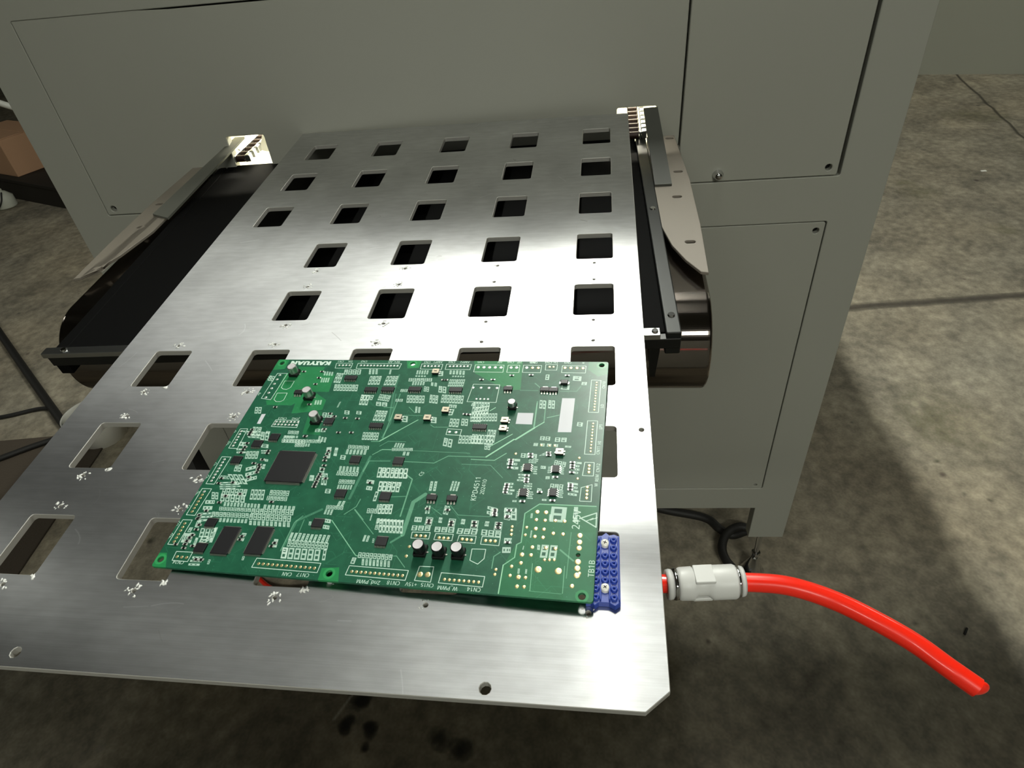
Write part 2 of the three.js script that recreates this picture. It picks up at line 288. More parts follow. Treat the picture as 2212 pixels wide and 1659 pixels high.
const plateMat = new THREE.MeshPhysicalMaterial({ color: 0xffffff, map: plateColor, metalness: 1, roughness: 0.3, bumpMap: brush, bumpScale: 0.000012, anisotropy: 0.905, anisotropyRotation: 0, clearcoat: 1, clearcoatRoughness: 0.16 });
const plate = onSlope(thing('perforated_plate', 'large brushed aluminium plate with rows of square holes and a cut corner', 'metal plate'));
{
  const w = PX1 - PX0, c = 0.0108;
  const edgeMat = std(0xb4b2ac, 0.55, 0.45);
  const s = poly([[PX0, -PZ0], [PX0, -PZ1], [PX1 - c, -PZ1], [PX1, -PZ1 + 0.0092], [PX1, -PZ0]]);
  for (const [x, z] of plateHoles) s.holes.push(roundRect(x, -z, 0.03, 0.039, 0.0022));
  for (const [x, z] of tapHoles) s.holes.push(disc(x, -z, 0.0012));
  s.holes.push(disc(0.0299, -0.4985, 0.0016), disc(-0.045, -0.6535, 0.0027), disc(-0.285, -0.6515, 0.0027));
  const g = slab(s, 0.0045, 0.0003, 5), p = g.attributes.position, uv = g.attributes.uv, n = g.attributes.normal;
  for (let i = 0; i < p.count; i++) { if (Math.abs(n.getY(i)) > 0.5) uv.setXY(i, (p.getX(i) - PX0) / w, 1 - (p.getZ(i) - PZ0) / (PZ1 - PZ0)); else uv.setXY(i, (p.getX(i) + p.getZ(i)) / w, 0.5 + p.getY(i)); }
  mesh('sheet', g, [plateMat, edgeMat], plate);
  // ragged burrs thrown up round the tapped holes
  const chips = [];
  for (const [x, z] of tapHoles) {
    if (x > -0.01 && z < 0.4) continue;
    const k = x < -0.13 ? 14 : 5, big = x < -0.13 ? 1 : 0.6;
    for (let i = 0; i < k; i++) {
      const a = rnd() * 6.28, r = 0.0013 + 0.0026 * rnd() * big, q = new THREE.TetrahedronGeometry((0.0003 + 0.0005 * rnd()) * big, 1).scale(1.9, 0.35, 1).rotateY(rnd() * 6).rotateX(0.5 * (rnd() - 0.5));
      chips.push(q.translate(x + r * Math.cos(a) * 1.3, 0.0001, z + r * Math.sin(a)));
    }
  }
  for (const [x, z] of plateHoles) if (z > 0.4 && x < -0.1) for (let i = 0; i < 7; i++) chips.push(new THREE.TetrahedronGeometry(0.0004 + 0.0007 * rnd(), 1).scale(2.2, 0.3, 1).rotateY(rnd() * 6).translate(x + 0.0125 + 0.004 * rnd(), 0.0001, z + 0.0197 + 0.0022 * rnd()));
  const b = mesh('burrs', merge(chips), std(0xf6f6f2, 0.35, 0.15), plate); b.userData.kind = 'stuff';
}

// ---------- the circuit board ----------
const boardM = new THREE.Matrix4().makeBasis(new THREE.Vector3(0.998532, 0.023034, 0.04903), new THREE.Vector3(-0.022995, 0.999735, -0.001363), new THREE.Vector3(-0.049048, 0.000234, 0.998796)).setPosition(-0.227776, 0.00248, 0.434262);
const board = onSlope(thing('circuit_board', 'green printed circuit board with chips and capacitors lying on the perforated plate', 'circuit board'), boardM);
const BW = 238.8, BD = 168.9, PXMM = 2048 / BW;       // millimetres; the drawing runs right (u) and towards the viewer (v)
const boardHoles = [], padList = [];
const ink = { pour: [], trace: [], silk: [] };
const mm = 0.001;
const silkColor = 'rgba(214,234,222,';
const green = std(0x16181a, 0.5);
const icBlack = std(0x17171a, 0.5), icBlack2 = std(0x0c0c0d, 0.45), lead = std(0xe4e2da, 0.3, 0.85), canMetal = std(0xb9bab8, 0.3, 0.95), canSleeve = std(0x26282a, 0.35, 0.6), canTop = std(0xd9d5d8, 0.42, 0.25), goldMat = std(0xe9d9a0, 0.34, 0.8), trimTop = std(0xd9cdb6, 0.4, 0.5), padSilver = std(0xe8eee6, 0.35, 0.6);
const geoCache = {};
const cached = (k, f) => geoCache[k] ??= f();
function part(name, geo, mat, u, v, parent = board) { const m = mesh(name, geo, mat, parent); m.position.set(u * mm, 0, v * mm); return m; }
function hole(u, v) { boardHoles.push([u, v]); }
function cap(u, v, H) {
  const big = v > 120, R = H > 6 ? 3.15 : 2.5;
  const b = part('capacitor', cached('capbase' + R, () => slab(poly([[-R, -R * 1.05], [R, -R * 1.05], [R * 1.05, -R * 0.4], [R * 1.05, R], [-R * 1.05, R], [-R * 1.05, -R * 0.4]].map(p => p.map(q => q * mm))), 2.3 * mm, 0.15 * mm).translate(0, 2.4 * mm, 0)), icBlack2, u, v);  // black base drawn taller to stand in for the dark reflection on the can
  const prof = [[0.0, 2.2], [R * 0.95, 2.2], [R, 2.5], [R, 3.0], [R * 0.94, 3.25], [R, 3.5], [R, H - 0.35], [R * 0.95, H - 0.06], [R * 0.86, H]].map(([r, y]) => V2(r * mm, y * mm));
  mesh('can', cached('can' + H, () => new THREE.LatheGeometry(prof, 32)), big ? canSleeve : canMetal, b);
  mesh('can_top', cached('cantop' + H, () => new THREE.LatheGeometry([[R * 0.87, H - 0.02], [R * 0.8, H + 0.02], [R * 0.78, H - 0.05], [0, H - 0.05]].map(([r, y]) => V2(r * mm, y * mm)), 32)), canTop, b);
  mesh('terminals', cached('capterm' + R, () => merge([-1, 1].map(s => rbox((s * R - 0.9) * mm, (s * R + 0.9) * mm, 0.02 * mm, 0.35 * mm, -0.4 * mm, 0.4 * mm, 0.1 * mm)))), lead, b);
}
function leads(n, pitch, y, out, h, axis = 'z') {     // gull-wing rows on two sides, or four with axis 'both'
  const g = [];
  for (const a of axis === 'both' ? ['x', 'z'] : [axis]) for (const s of [-1, 1]) for (let i = 0; i < n; i++) {
    const o = (i - (n - 1) / 2) * pitch, w = pitch * 0.36, e = (a === 'x' ? y[0] : y[1]) / 2;
    for (const q of [[e - 0.1, e + out * 0.45, h * 0.5, h * 0.62], [e + out * 0.35, e + out * 0.55, 0.05, h * 0.6], [e + out * 0.45, e + out, 0.04, 0.2]]) {
      const [p0, p1] = [s * q[0], s * q[1]].sort((m, k) => m - k);
      g.push(a === 'z' ? box((o - w / 2) * mm, (o + w / 2) * mm, q[2] * mm, q[3] * mm, p0 * mm, p1 * mm) : box(p0 * mm, p1 * mm, q[2] * mm, q[3] * mm, (o - w / 2) * mm, (o + w / 2) * mm));
    }
  }
  return merge(g);
}
function ic(name, key, u, v, w, d, h, n, pitch, out, axis) {
  const b = part(name, cached(key + 'b', () => rbox(-w / 2 * mm, w / 2 * mm, 0.12 * mm, h * mm, -d / 2 * mm, d / 2 * mm, 0.2 * mm)), icBlack, u, v);
  mesh('leads', cached(key + 'l', () => leads(n, pitch, [w, d], out, h, axis)), lead, b); return b;
}
const qfp = (u, v) => { const b = ic('processor_chip', 'qfp', u, v, 24, 23.2, 1.6, 44, 0.5, 1.3, 'both'); mesh('pin_mark', cylY(0.7 * mm, 1.59 * mm, 1.62 * mm, 8.6 * mm, 8.6 * mm, 16), icBlack2, b); };
const tsop = (u, v) => { const b = ic('memory_chip', 'tsop', u, v, 10.4, 17, 1.1, 20, 0.5, 0.9, 'z'); mesh('leads', cached('tsopx', () => leads(30, 0.52, [10.4, 17], 0.9, 1.1, 'x')), lead, b); };
const soic = (u, v) => ic('driver_chip', 'soic', u, v, 8.7, 3.9, 1.6, 7, 1.27, 1.1, 'z');
const ssop = (u, v) => ic('logic_chip', 'ssop', u, v, 6.4, 5.2, 1.3, 10, 0.63, 1.1, 'z');
const sop = (u, v) => ic('amplifier_chip', 'sop', u, v, 3.9, 4.9, 1.5, 4, 1.27, 1.1, 'x');
function regulator(u, v) {
  const b = part('regulator', cached('reg', () => rbox(-2.9 * mm, 2.9 * mm, 0.1 * mm, 1.7 * mm, -1.75 * mm, 1.75 * mm, 0.25 * mm)), icBlack, u, v);
  mesh('leads', cached('regl', () => merge([-1.8, 0, 1.8].flatMap(x => [box((x - 0.35) * mm, (x + 0.35) * mm, 0.5 * mm, 0.8 * mm, 1.6 * mm, 2.4 * mm), box((x - 0.35) * mm, (x + 0.35) * mm, 0.05 * mm, 0.75 * mm, 2.2 * mm, 2.5 * mm), rbox((x - 0.55) * mm, (x + 0.55) * mm, 0.03 * mm, 0.3 * mm, 2.4 * mm, 3.5 * mm, 0.1 * mm)]).concat([box(-1.5 * mm, 1.5 * mm, 0.05 * mm, 0.5 * mm, -3.2 * mm, -1.6 * mm)]))), lead, b);
}
function trimmer(u, v) {
  const b = part('trimmer', cached('trimb', () => rbox(-2.2 * mm, 2.2 * mm, 0.1 * mm, 1.7 * mm, -1.9 * mm, 2.0 * mm, 0.2 * mm)), icBlack2, u, v);
  mesh('wiper_plate', cached('trimt', () => slab((() => { const s = roundRect(0, 0, 4.6 * mm, 4.2 * mm, 0.5 * mm, THREE.Shape); s.holes.push(roundRect(0, 0, 2 * mm, 0.7 * mm, 0.2 * mm)); return s; })(), 0.4 * mm, 0.08 * mm).translate(0, 2.15 * mm, 0)), trimTop, b);
  mesh('terminals', cached('triml', () => merge([rbox(2.1 * mm, 3.1 * mm, 0.03 * mm, 0.7 * mm, 0.5 * mm, 1.6 * mm, 0.1 * mm), rbox(2.1 * mm, 3.1 * mm, 0.03 * mm, 0.7 * mm, -1.6 * mm, -0.5 * mm, 0.1 * mm), rbox(-3.0 * mm, -2.1 * mm, 0.03 * mm, 0.7 * mm, -0.6 * mm, 0.6 * mm, 0.1 * mm)])), padSilver, b);
}
function diode(u, v) {
  const b = part('diode', cached('diob', () => rbox(-2.3 * mm, 2.3 * mm, 0.1 * mm, 2.2 * mm, -1.8 * mm, 1.8 * mm, 0.3 * mm)), icBlack2, u, v);
  mesh('leads', cached('diol', () => merge([-1, 1].map(s => rbox((s * 2.6 - 0.6) * mm, (s * 2.6 + 0.6) * mm, 0.03 * mm, 0.9 * mm, -1 * mm, 1 * mm, 0.1 * mm)))), lead, b);
}
let chipTurn = 0;
function chipPart(u, v) {
  const b = part('chip_resistor', cached('pasb', () => rbox(-0.75 * mm, 0.75 * mm, 0.05 * mm, 0.6 * mm, -0.62 * mm, 0.62 * mm, 0.08 * mm)), icBlack2, u, v);
  mesh('end_caps', cached('pasl', () => merge([-1, 1].map(s => rbox((s * 1.1 - 0.42) * mm, (s * 1.1 + 0.42) * mm, 0.02 * mm, 0.58 * mm, -0.64 * mm, 0.64 * mm, 0.08 * mm)))), padSilver, b);
}
const outline = (...c) => ink.silk.push(['line', c]);
const whitebox = (...c) => ink.silk.push(['fill', c]);
const warn = (...c) => ink.silk.push(['warn', c]);
const cluster = (...c) => ink.silk.push(['cluster', c]);
const word = (...c) => ink.silk.push(['word', c]);
const pour = (...c) => ink.pour.push(c);
const trace = (...c) => ink.trace.push(c);
const pad = (u, v, r) => padList.push([u, v, r]);
const pads = (u0, v0, u1, v1, n, r) => { for (let i = 0; i < n; i++) { const t = n > 1 ? i / (n - 1) : 0; padList.push([u0 + (u1 - u0) * t, v0 + (v1 - v0) * t, r]); } };
const darkhole = (u, v) => boardHoles.push([u, v, 1.1]);
// places of everything on the board, in millimetres from its back left corner
hole(4.3,4);
hole(104.1,3.6);
hole(234.5,3.4);
hole(3.2,164.3);
hole(103.2,164.8);
hole(233.3,166.2);
cap(19.7,15.6,7.7);
cap(40.5,38.3,7.7);
cap(54.3,60,7.7);
cap(181.1,43.6,5.8);
cap(148.7,148.8,7.7);
cap(159,149.4,7.7);
cap(169.1,148.9,7.7);
qfp(52.5,98,24.2,22.3);
tsop(36.1,150.4,11.9,16.6);
tsop(55.9,149.1,9.9,17);
soic(82.2,30.6);
soic(94.2,30.2);
soic(113,29.6);
soic(141.1,29.5);
soic(96.3,62.8);
soic(63.7,19.5);
soic(163.4,61.5);
ssop(91.9,90.5);
ssop(119.3,90.2);
ssop(91.6,115.5);
ssop(118.9,115.8);
ssop(85.6,136);
ssop(125.7,144.6);
ssop(31.1,75.1);
ssop(21.8,81);
ssop(14.1,94.5);
ssop(21.4,139.9);
ssop(23.6,156);
ssop(63,60);
sop(197,91.1);
sop(213.3,91.5);
sop(197.1,108.6);
sop(213.4,107.6);
regulator(30.7,34.5);
regulator(175.8,27.6);
regulator(199.7,27.9);
regulator(205.3,28.1);
regulator(146.3,115.2);
regulator(157.9,115.1);
trimmer(109.1,55.6);
trimmer(128.4,55.3);
trimmer(138.7,48.2);
trimmer(123.3,12.6);
trimmer(178.3,55.7);
trimmer(178.3,62.4);
trimmer(214.3,79.2);
diode(211.6,21.4);
outline(46.9,3.7,59.3,3.5,59.5,8.7,47.7,8.8);
pads(49.7,5.8,57.5,5.7,4,0.8);
outline(63.3,3.6,95.9,3.5,95.5,9,63.7,8.9);
pads(66.1,5.7,93.4,5.8,12,0.8);
outline(110.8,3.5,125.9,3.7,126.2,9.1,111.1,8.8);
pads(113.2,5.8,123.4,5.7,5,0.8);
outline(128.7,3.6,146.4,3.7,146.3,8.9,128.8,8.9);
pads(131.4,5.7,143.9,5.5,6,0.8);
outline(149.2,4,169.2,4.1,169.5,11.2,149.3,11.1);
pads(151.5,6.5,167.3,6.5,5,1.1);
outline(172,4.1,180,4,180.3,11.2,172.1,11.2);
pads(174.2,6.5,178,6.4,2,1.1);
outline(182.5,3.9,194.8,4.1,194.8,11.1,182.7,11);
pads(184.9,6.4,192.7,6.5,3,1.1);
outline(197.5,3.1,205.3,3.1,205.3,8.6,197.7,8.6);
pads(200.3,5.4,202.8,5.4,2,0.8);
outline(208.7,4.1,224.3,4.2,224.3,11,208.7,10.8);
pads(210.5,6.2,222.4,6.4,4,1.1);
outline(228.7,17.5,234.7,17.7,234.6,46.1,228.5,46);
pads(232.1,19.8,232,43.9,11,0.7);
outline(228.5,53.1,234.5,53.1,234.4,79.2,228.5,79.2);
pads(232,55.3,231.8,77,10,0.7);
outline(229.1,85.1,234.4,85.1,234.4,94.6,228.4,94.6);
pads(231.7,87.4,231.8,92.1,3,0.9);
outline(228.3,102.9,234.1,100.5,234.3,111.8,228.1,111.8);
pads(231.6,102.4,231.7,109.6,4,0.9);
outline(3.1,68.3,8.4,68.1,9.5,84.9,3.2,84.8);
pads(4.8,70.4,5.3,82.7,6,0.8);
outline(2.2,91.9,8.6,91.9,8.2,113,2.6,113);
pads(5,94,5,110.6,8,0.8);
outline(2.1,116.6,8.4,116.5,7.9,135.5,2.2,135.4);
pads(4.6,118.7,4.6,133,7,0.8);
outline(2,138.8,8,138.6,7.9,155,1.9,155);
pads(4.6,141.2,4.8,153,6,0.8);
outline(9.9,159,19.9,158.7,20,164.5,10.4,164.4);
pads(12.1,162,18,162.1,3,0.8);
outline(5.6,15,13.4,14.9,12.4,41.1,4.8,40.2);
pads(8.2,16.7,7.8,39.1,6,0.9);
outline(24.7,59.5,41.6,59.6,42.4,65.7,24.1,65.4);
pads(25.8,61.2,41.2,61,7,0.8);
pads(25.6,63.5,40.9,63.6,7,0.8);
outline(59.2,159.3,96.5,159.5,96.5,164.9,58.8,164.8);
pads(61.7,162.4,94,162.5,13,0.8);
outline(112.6,159.6,144.9,159.8,144.7,165.3,112.2,164.9);
pads(115,162.7,142.5,162.8,12,0.8);
outline(150.1,157,157.6,156.7,158,165.2,149.5,164.9);
pads(151.5,161.4,155.5,161.2,2,1.4);
outline(162.3,159.6,184.8,159.9,184.7,165.6,162.1,165.2);
pads(164.7,163.1,182.2,163.1,8,0.8);
outline(140.7,137.3,150.7,136.9,150.8,140.9,141,141);
pads(143.2,139.3,148.4,139.3,3,0.9);
outline(153.9,137.3,163.5,137.1,163.5,141,153.7,141);
pads(156.2,139.7,161.1,139.7,3,0.9);
outline(166.8,137.4,176,137.3,176.1,141.7,166.5,141.5);
pads(168.8,139.6,173.7,139.8,3,0.9);
outline(179.2,137.2,188.9,137.2,188.9,142.1,179.2,141.9);
pads(181.4,139.6,186.5,139.5,3,0.9);
outline(14.7,22.6,22.1,22.7,22,29,19.8,31.1,17.1,30.7,15,29.2);
outline(14.4,34.7,21.9,34.5,22.2,41.2,20.5,42.8,17.3,42.9,14.8,41);
outline(175.3,145,182.5,144.7,182.6,150.1,179.9,153.4,175.5,151.6);
outline(151.6,23,169.4,23.2,169.7,39.4,150.6,39.2);
pads(151.9,26.3,168,26.3,4,0.9);
pads(156.2,36.6,163.9,36.6,4,0.7);
outline(143.1,62.9,152.2,63.2,152.2,67.9,143.2,67.7);
pads(144.8,65.4,149,65.6,2,0.9);
pad(229.9,133.1,1.4);
pad(230,137,1.4);
pad(230,140.5,1.4);
pad(230,148.2,1.5);
pad(230,151.8,1.5);
pad(230.1,155.6,1.5);
pad(210.8,153.9,1.7);
pad(220.9,154,1.7);
pad(206.2,120.2,1.2);
pad(210.9,120.2,1.2);
pad(206.3,125.1,1);
pad(211,125.2,1);
pad(216.4,125,1);
pad(221.3,125.1,1);
pad(206.7,130.6,1.1);
pad(211,130.7,1);
pad(216.1,132.8,1);
pad(221.2,132.9,1);
pad(206.8,135.4,1);
pad(211.1,135.6,1);
pad(201.8,130.1,0.8);
pad(201.7,134.7,0.8);
pad(194.1,130.2,0.8);
pad(194.1,132.5,0.8);
pad(194.3,134.9,0.8);
pad(206.3,141.7,1);
pad(206.2,146.2,1);
pad(201.6,146.3,1.2);
pad(201.7,151,1);
pad(213.4,141.5,1);
pad(218.2,141.6,1);
pad(213.4,148.3,0.8);
pad(215.8,148.1,0.8);
pad(218.2,147.9,0.8);
pad(197.3,153.3,0.9);
pad(197.3,158.3,0.9);
pad(189.7,155.6,0.8);
pad(189.6,158.3,0.8);
pad(201.6,158.8,1.2);
pad(205.1,158.8,0.9);
pad(201.6,163.8,1);
pad(205.1,163.7,0.9);
pad(228.2,161.4,1.1);
pad(141.5,146.1,0.8);
pad(141.4,151.7,0.8);
pad(231.2,154.4,0.9);
pad(225.7,82.1,0.8);
pad(225.9,96.8,0.8);
pad(188.6,80.7,0.8);
pad(202.8,73.5,0.8);
pad(207.6,73.6,0.8);
pad(210.8,73.6,0.8);
darkhole(229.8,144.3);
pour(0.9,-0.8,-0.5,8.7,0.3,9.2,10.2,0.4,11.5);
pour(0.8,19.3,7.8,39.5,7.5,40.1,14.3,50,15.3,52.1,32.6,41.4,32.8,53.1,40.4,53.9,49.4,43.9,51.7,33.3,53.6,31.9,44,30.1,46.1,11.9,46.2,9.2,42.1,13.1,40.9,11.8,15.9,19.9,10.1);
pour(0.6,45.3,51.2,54.1,50.9,61.2,71.6,48.4,70.8);
pour(1,98.7,-0.1,110,0.1,109.6,7.7,101.5,8.3);
pour(0.8,147.4,-0.4,181.5,-0.8,183.8,27.7,178.5,27.8,167,23.1,150.5,12.4);
pour(0.6,225.9,-1.2,239.3,-1.4,239.4,11.6,232.7,14.2,225.8,7.9);
pour(1,-1.8,160.7,4.7,160.2,9.2,168.9,-1,169.3);
pour(1,98,162.1,107.4,161,110,169.6,98.5,169.5);
pour(0.5,206.8,114.8,237.7,114.7,238.7,169.8,193.2,168.8,193.3,152.9,197.5,140.7,200.2,139.3,199.5,122);
pour(-0.1,218.6,132.1,236.4,130.9,238.2,169.8,225,170.4);
trace(0.5,0.6,121.5,89.8,141.1,90.1,148.5,84.4,171.6,84.1,186,70);
trace(1,0.9,171.5,83.9,185.9,69.8);
trace(1.2,0.9,186.9,69.8,196.9,60.2);
trace(0.8,0.8,196.9,60.2,202.3,55.3);
trace(0.7,0.5,202.3,55.3,201.6,37.7);
trace(0.8,0.5,196.8,60,196.1,37.9);
trace(0.5,0.8,162.8,86.2,176.8,86.3,183,80.7);
trace(0.4,0.5,158,90.1,175.2,90,183.7,98.6);
trace(0.6,0.9,172.1,76.1,184.3,65.7);
trace(0.5,0.7,203.8,51.5,210.9,49.1);
trace(0.6,0.9,167.1,46.8,170.1,43.9);
trace(0.6,0.6,102.1,74.4,121.9,56.3);
trace(0.4,0.6,131.5,60.2,134.1,61.9,143.2,61.6);
trace(0.3,0.6,104.5,81.8,109.9,81.1,161.2,81.7);
trace(0.4,0.5,103.5,78.8,107.9,74.6,119.2,74.6);
trace(0.8,0.3,100.6,33.5,104.8,59.8,102.7,71.7);
trace(2.4,0.5,135.8,139.3,136.1,118.2,141.6,112.6);
trace(0.8,0.6,131.2,127.9,131.1,102.5,121.2,95.9);
trace(0.6,1,193.1,168.2,193,152.9);
trace(0.6,0.8,193,152.9,198.1,148.2,198.1,140.7,200.2,139.3,199.7,121.6,206.8,115.1,237.1,114.7);
trace(0.5,0.6,187.5,155.2,187.4,148.5,190.4,145.7);
trace(0.4,0.7,208.2,165.5,207.6,150.9);
trace(0.4,0.6,224,165.6,223.7,151.1);
trace(0.3,0.5,207.7,165.7,223.5,165.9);
trace(0.4,0.5,225.1,157.5,225.3,131.6);
trace(0.9,0.5,220.7,142.2,227.7,147.8);
trace(0.4,0.5,157.7,119,163.4,125,180.9,124.9);
trace(0.4,0.5,147.6,121.1,154.3,125.6);
trace(0.5,0.8,92.6,133.1,108,147.9,113.9,153.5,115.4,153.7);
trace(0.4,0.6,103.3,125.3,119.4,140.1);
trace(0.4,0.6,134.5,152.3,136.2,152.1,142.4,158.2);
trace(1.2,0.4,130.7,144.3,135.4,140.1);
trace(0.5,0.5,70.7,154.1,71.1,136.2,74.4,131.4);
trace(1.5,0.3,71.1,153.3,72,134.9,84,126.5);
trace(0.5,0.5,76.5,142.7,76.2,133.8);
trace(0.5,0.7,111.9,65.6,102.2,74.9,96.9,75.2);
trace(0.5,0.7,101.1,85.6,106,81.3,111.6,81.3);
trace(0.8,0.4,99.4,98.4,100.6,90.5,113.6,89.9);
trace(0.5,0.6,98.4,128.8,103.7,123.3,104.5,118.1);
trace(0.5,0.5,122,115.5,130.5,114.6);
trace(1.6,0.3,100.2,87.2,98.5,108.4,97.8,118.1);
trace(0.4,0.6,103.6,125.1,110.7,131.5);
trace(0.6,0.5,192.5,21.3,196.6,25.5);
trace(0.8,0.3,183.8,28,195.1,28);
trace(0.8,0.3,209.8,28.3,220,28,222.2,23.7);
trace(0.7,0.5,196.1,39.4,196.5,59.2);
trace(0.7,0.5,103.6,33.4,103.7,53.7,103.5,72.2);
trace(0.4,0.5,111.4,52.5,124.1,52.3);
trace(0.6,0.6,122.2,56.1,102.3,74.9);
trace(0.4,0.6,96,45.9,102.4,46);
trace(1.4,0.3,97.5,15,98.5,31.5,103,57.5);
trace(0.4,0.6,113,45.1,118.5,50.3);
cluster(73.7,9.3,80.9,9.2,75.1,14.9,3,0);
cluster(89.1,9.6,91.1,9.6,89.8,14.6,1,0);
cluster(76.9,16.5,85.6,16.3,77.7,25.1,4,1);
cluster(89.1,16.3,97.8,16.1,89.2,25.4,4,1);
cluster(77.2,35.1,86,34.9,77.2,39.7,4,1);
cluster(89.5,33.7,98,35.1,89.4,39.4,5,1);
cluster(89.1,40.9,97.7,41.6,90,44.6,2,1);
cluster(109,9.9,118,9.8,109.4,14.3,5,0);
cluster(109.3,15.1,117.4,15.2,109.5,16.7,4,0);
cluster(105.4,18.1,122.3,17.8,105.9,21.3,6,1);
cluster(109,21.3,118.2,21.1,109.3,25,5,0);
cluster(102.7,28.8,108,28.7,103,31.4,2,1);
cluster(108.8,34.3,121.3,34.5,110.1,41.3,6,1);
cluster(101.9,38,107.2,37.9,102.3,40.5,2,1);
cluster(124.4,33.4,130.5,34.2,125.5,40.9,3,1);
cluster(132.5,33.2,147.7,33.8,133.2,40.6,8,1);
cluster(132.3,9.5,143.8,9.9,132.9,13.9,5,0);
cluster(135.4,14.9,144.5,15,135.4,16.5,5,0);
cluster(134.4,18.7,145.3,18.5,134.4,25.5,7,1);
cluster(128.3,25.1,134.2,26,129.4,31.2,2,1);
cluster(118.3,25.8,122.2,26.3,119.1,30.5,2,1);
cluster(122.1,21.5,127.3,22.5,122.7,25.2,2,0);
cluster(91.7,48.7,100,49,92,57.9,4,1);
cluster(89.1,67.8,100,67.8,90.1,74.1,6,1);
cluster(142.9,54.2,149.3,54.5,143.4,61.1,3,1);
cluster(150.3,54,154.9,54.3,151,59.9,2,1);
cluster(155,49.6,162.1,49.8,156.1,56.5,4,1);
cluster(117.3,44.5,121.3,44.4,118.5,50.3,2,0);
cluster(139.3,41.9,144.9,42.3,139.6,44.8,2,1);
cluster(151.9,67.9,166.2,67.8,152.3,74.5,7,1);
cluster(142.7,70.1,148.9,71.6,143.2,76.6,2,1);
cluster(110.8,52.9,115.3,53.3,111.9,58.1,1,1);
cluster(130.1,53.2,134.5,53.6,131.1,58.3,1,1);
cluster(124.5,10.8,128.7,10.7,125.3,15.6,1,1);
cluster(141.1,46.2,144.3,46.1,140.8,51.5,1,1);
cluster(40.9,12.1,48.5,12.5,41.8,16.5,4,0);
cluster(41.4,18.8,48,18.6,42.2,23.7,4,0);
cluster(51,13.6,56.5,14.1,51.9,23.5,3,1);
cluster(55.5,10.1,68.5,9.9,56.5,15.2,4,1);
cluster(53.7,25.1,71.4,25.2,54.9,31.5,8,1);
cluster(76.5,34.6,82.9,34.9,77.9,44.2,3,1);
cluster(45.3,40.6,50.8,40.4,46.3,45.1,3,0);
cluster(63.4,41.6,64.6,41.6,63.2,47.2,2,0);
cluster(37.8,68.4,45.6,68.5,38.4,71.4,4,1);
cluster(37,72.6,46.9,72.4,37.7,74.9,5,0);
cluster(37,75.8,64.1,75.2,37.4,78.6,12,1);
cluster(60.6,72.1,67,73.2,61.3,76.6,3,0);
cluster(47.2,78.6,57.7,78.6,47.6,81.3,6,0);
cluster(11.4,66.1,18.2,66.3,13.4,74,3,1);
cluster(22.5,69.4,26.1,69.8,22.8,71.8,1,1);
cluster(55.3,51.9,62.7,52.1,56.2,56.2,2,1);
cluster(55.7,66.3,63.5,66,56.4,69,2,1);
cluster(69.8,49.4,74.1,49.8,70.7,52.8,1,1);
cluster(78.3,49.7,82.6,50,78.9,52.6,1,1);
cluster(4.4,48.4,9.6,48.3,6.5,54.4,2,1);
cluster(0.9,17.2,6,18.3,1.1,22.3,2,1);
cluster(154.9,39.4,166,39.7,155.6,49.4,6,1);
cluster(154.2,40,156.9,40.5,153.9,43,2,0);
cluster(197.5,36.4,201.8,36.9,197.9,43.7,2,1);
cluster(203,36.3,207.5,36.7,203.4,43.5,2,1);
cluster(157.6,44.1,166.4,42,156.6,52.2,5,1);
cluster(156.1,49.4,172.4,48.8,157,56.2,9,1);
cluster(168.8,62.5,174.3,62.8,169.1,72.7,3,1);
cluster(159.6,66.6,173.4,67.2,160.2,74.1,7,1);
cluster(168.8,73.7,172.6,74.1,169.3,78.4,2,1);
cluster(201.5,66.6,208,66.8,201.5,69.7,2,1);
cluster(210.4,67.2,217.9,67.2,210.4,70.6,2,1);
cluster(198.2,72,214.1,72.3,198.1,74.5,4,0);
cluster(216.9,73.2,222.4,73.5,216.7,74.7,1,0);
cluster(222.7,19.4,226.6,19.6,222.5,22.2,1,1);
cluster(222.5,54.4,226.5,54.8,222.3,57.7,1,1);
cluster(216.7,13.9,223.2,14.4,216.6,18.3,1,1);
cluster(198.6,12.9,201.5,12.8,198.7,18,1,1);
cluster(209.6,22.2,216.1,22.6,209.6,26.5,1,1);
cluster(186.3,0.5,192.6,0.5,186.2,1.9,1,0);
cluster(184.1,84.6,192.4,84.6,184.5,93.3,3,2);
cluster(184.3,101.9,192.4,101.8,184.6,110.8,4,2);
cluster(191.8,80.1,201.7,80.5,191.9,83.4,3,1);
cluster(196.1,84,202.8,84.1,196,87.6,3,2);
cluster(192.8,89.8,194.4,89.7,193.1,94.1,4,2);
cluster(200,89.4,203.2,89.6,200.2,95.6,4,2);
cluster(191.1,95.3,199.9,95.3,191.7,101.1,3,2);
cluster(195.4,101.2,202.8,101.6,195.5,106.1,3,2);
cluster(199,107,202.9,107.1,199.1,112.5,4,2);
cluster(206,78.6,209.7,78.1,202.2,81.7,2,1);
cluster(208.5,89.4,210.3,89.3,208.4,94.4,4,2);
cluster(215.6,89.4,218.1,89.6,215.8,94.8,4,2);
cluster(212,84.4,219,85.7,211.7,88,3,1);
cluster(220.7,84.8,227.9,85.2,220.3,94.2,4,2);
cluster(220.5,99.4,227.5,100.2,220.8,109,4,2);
cluster(211.3,101.1,218.9,101.4,211.1,104.8,3,1);
cluster(216.2,105.2,219.2,105.4,216.2,110.7,4,2);
cluster(193.2,107.3,194.1,107.3,193,112.1,4,2);
cluster(204.3,88.8,207.8,89,204.5,92.3,1,2);
cluster(203.8,104.5,207.5,105,203.9,107.8,1,2);
cluster(191.7,113.3,198.9,113.2,191.7,114.7,2,0);
cluster(207.7,111.6,215.4,111.5,207.8,113,2,0);
cluster(208,96,215,95.6,208.1,98.3,2,0);
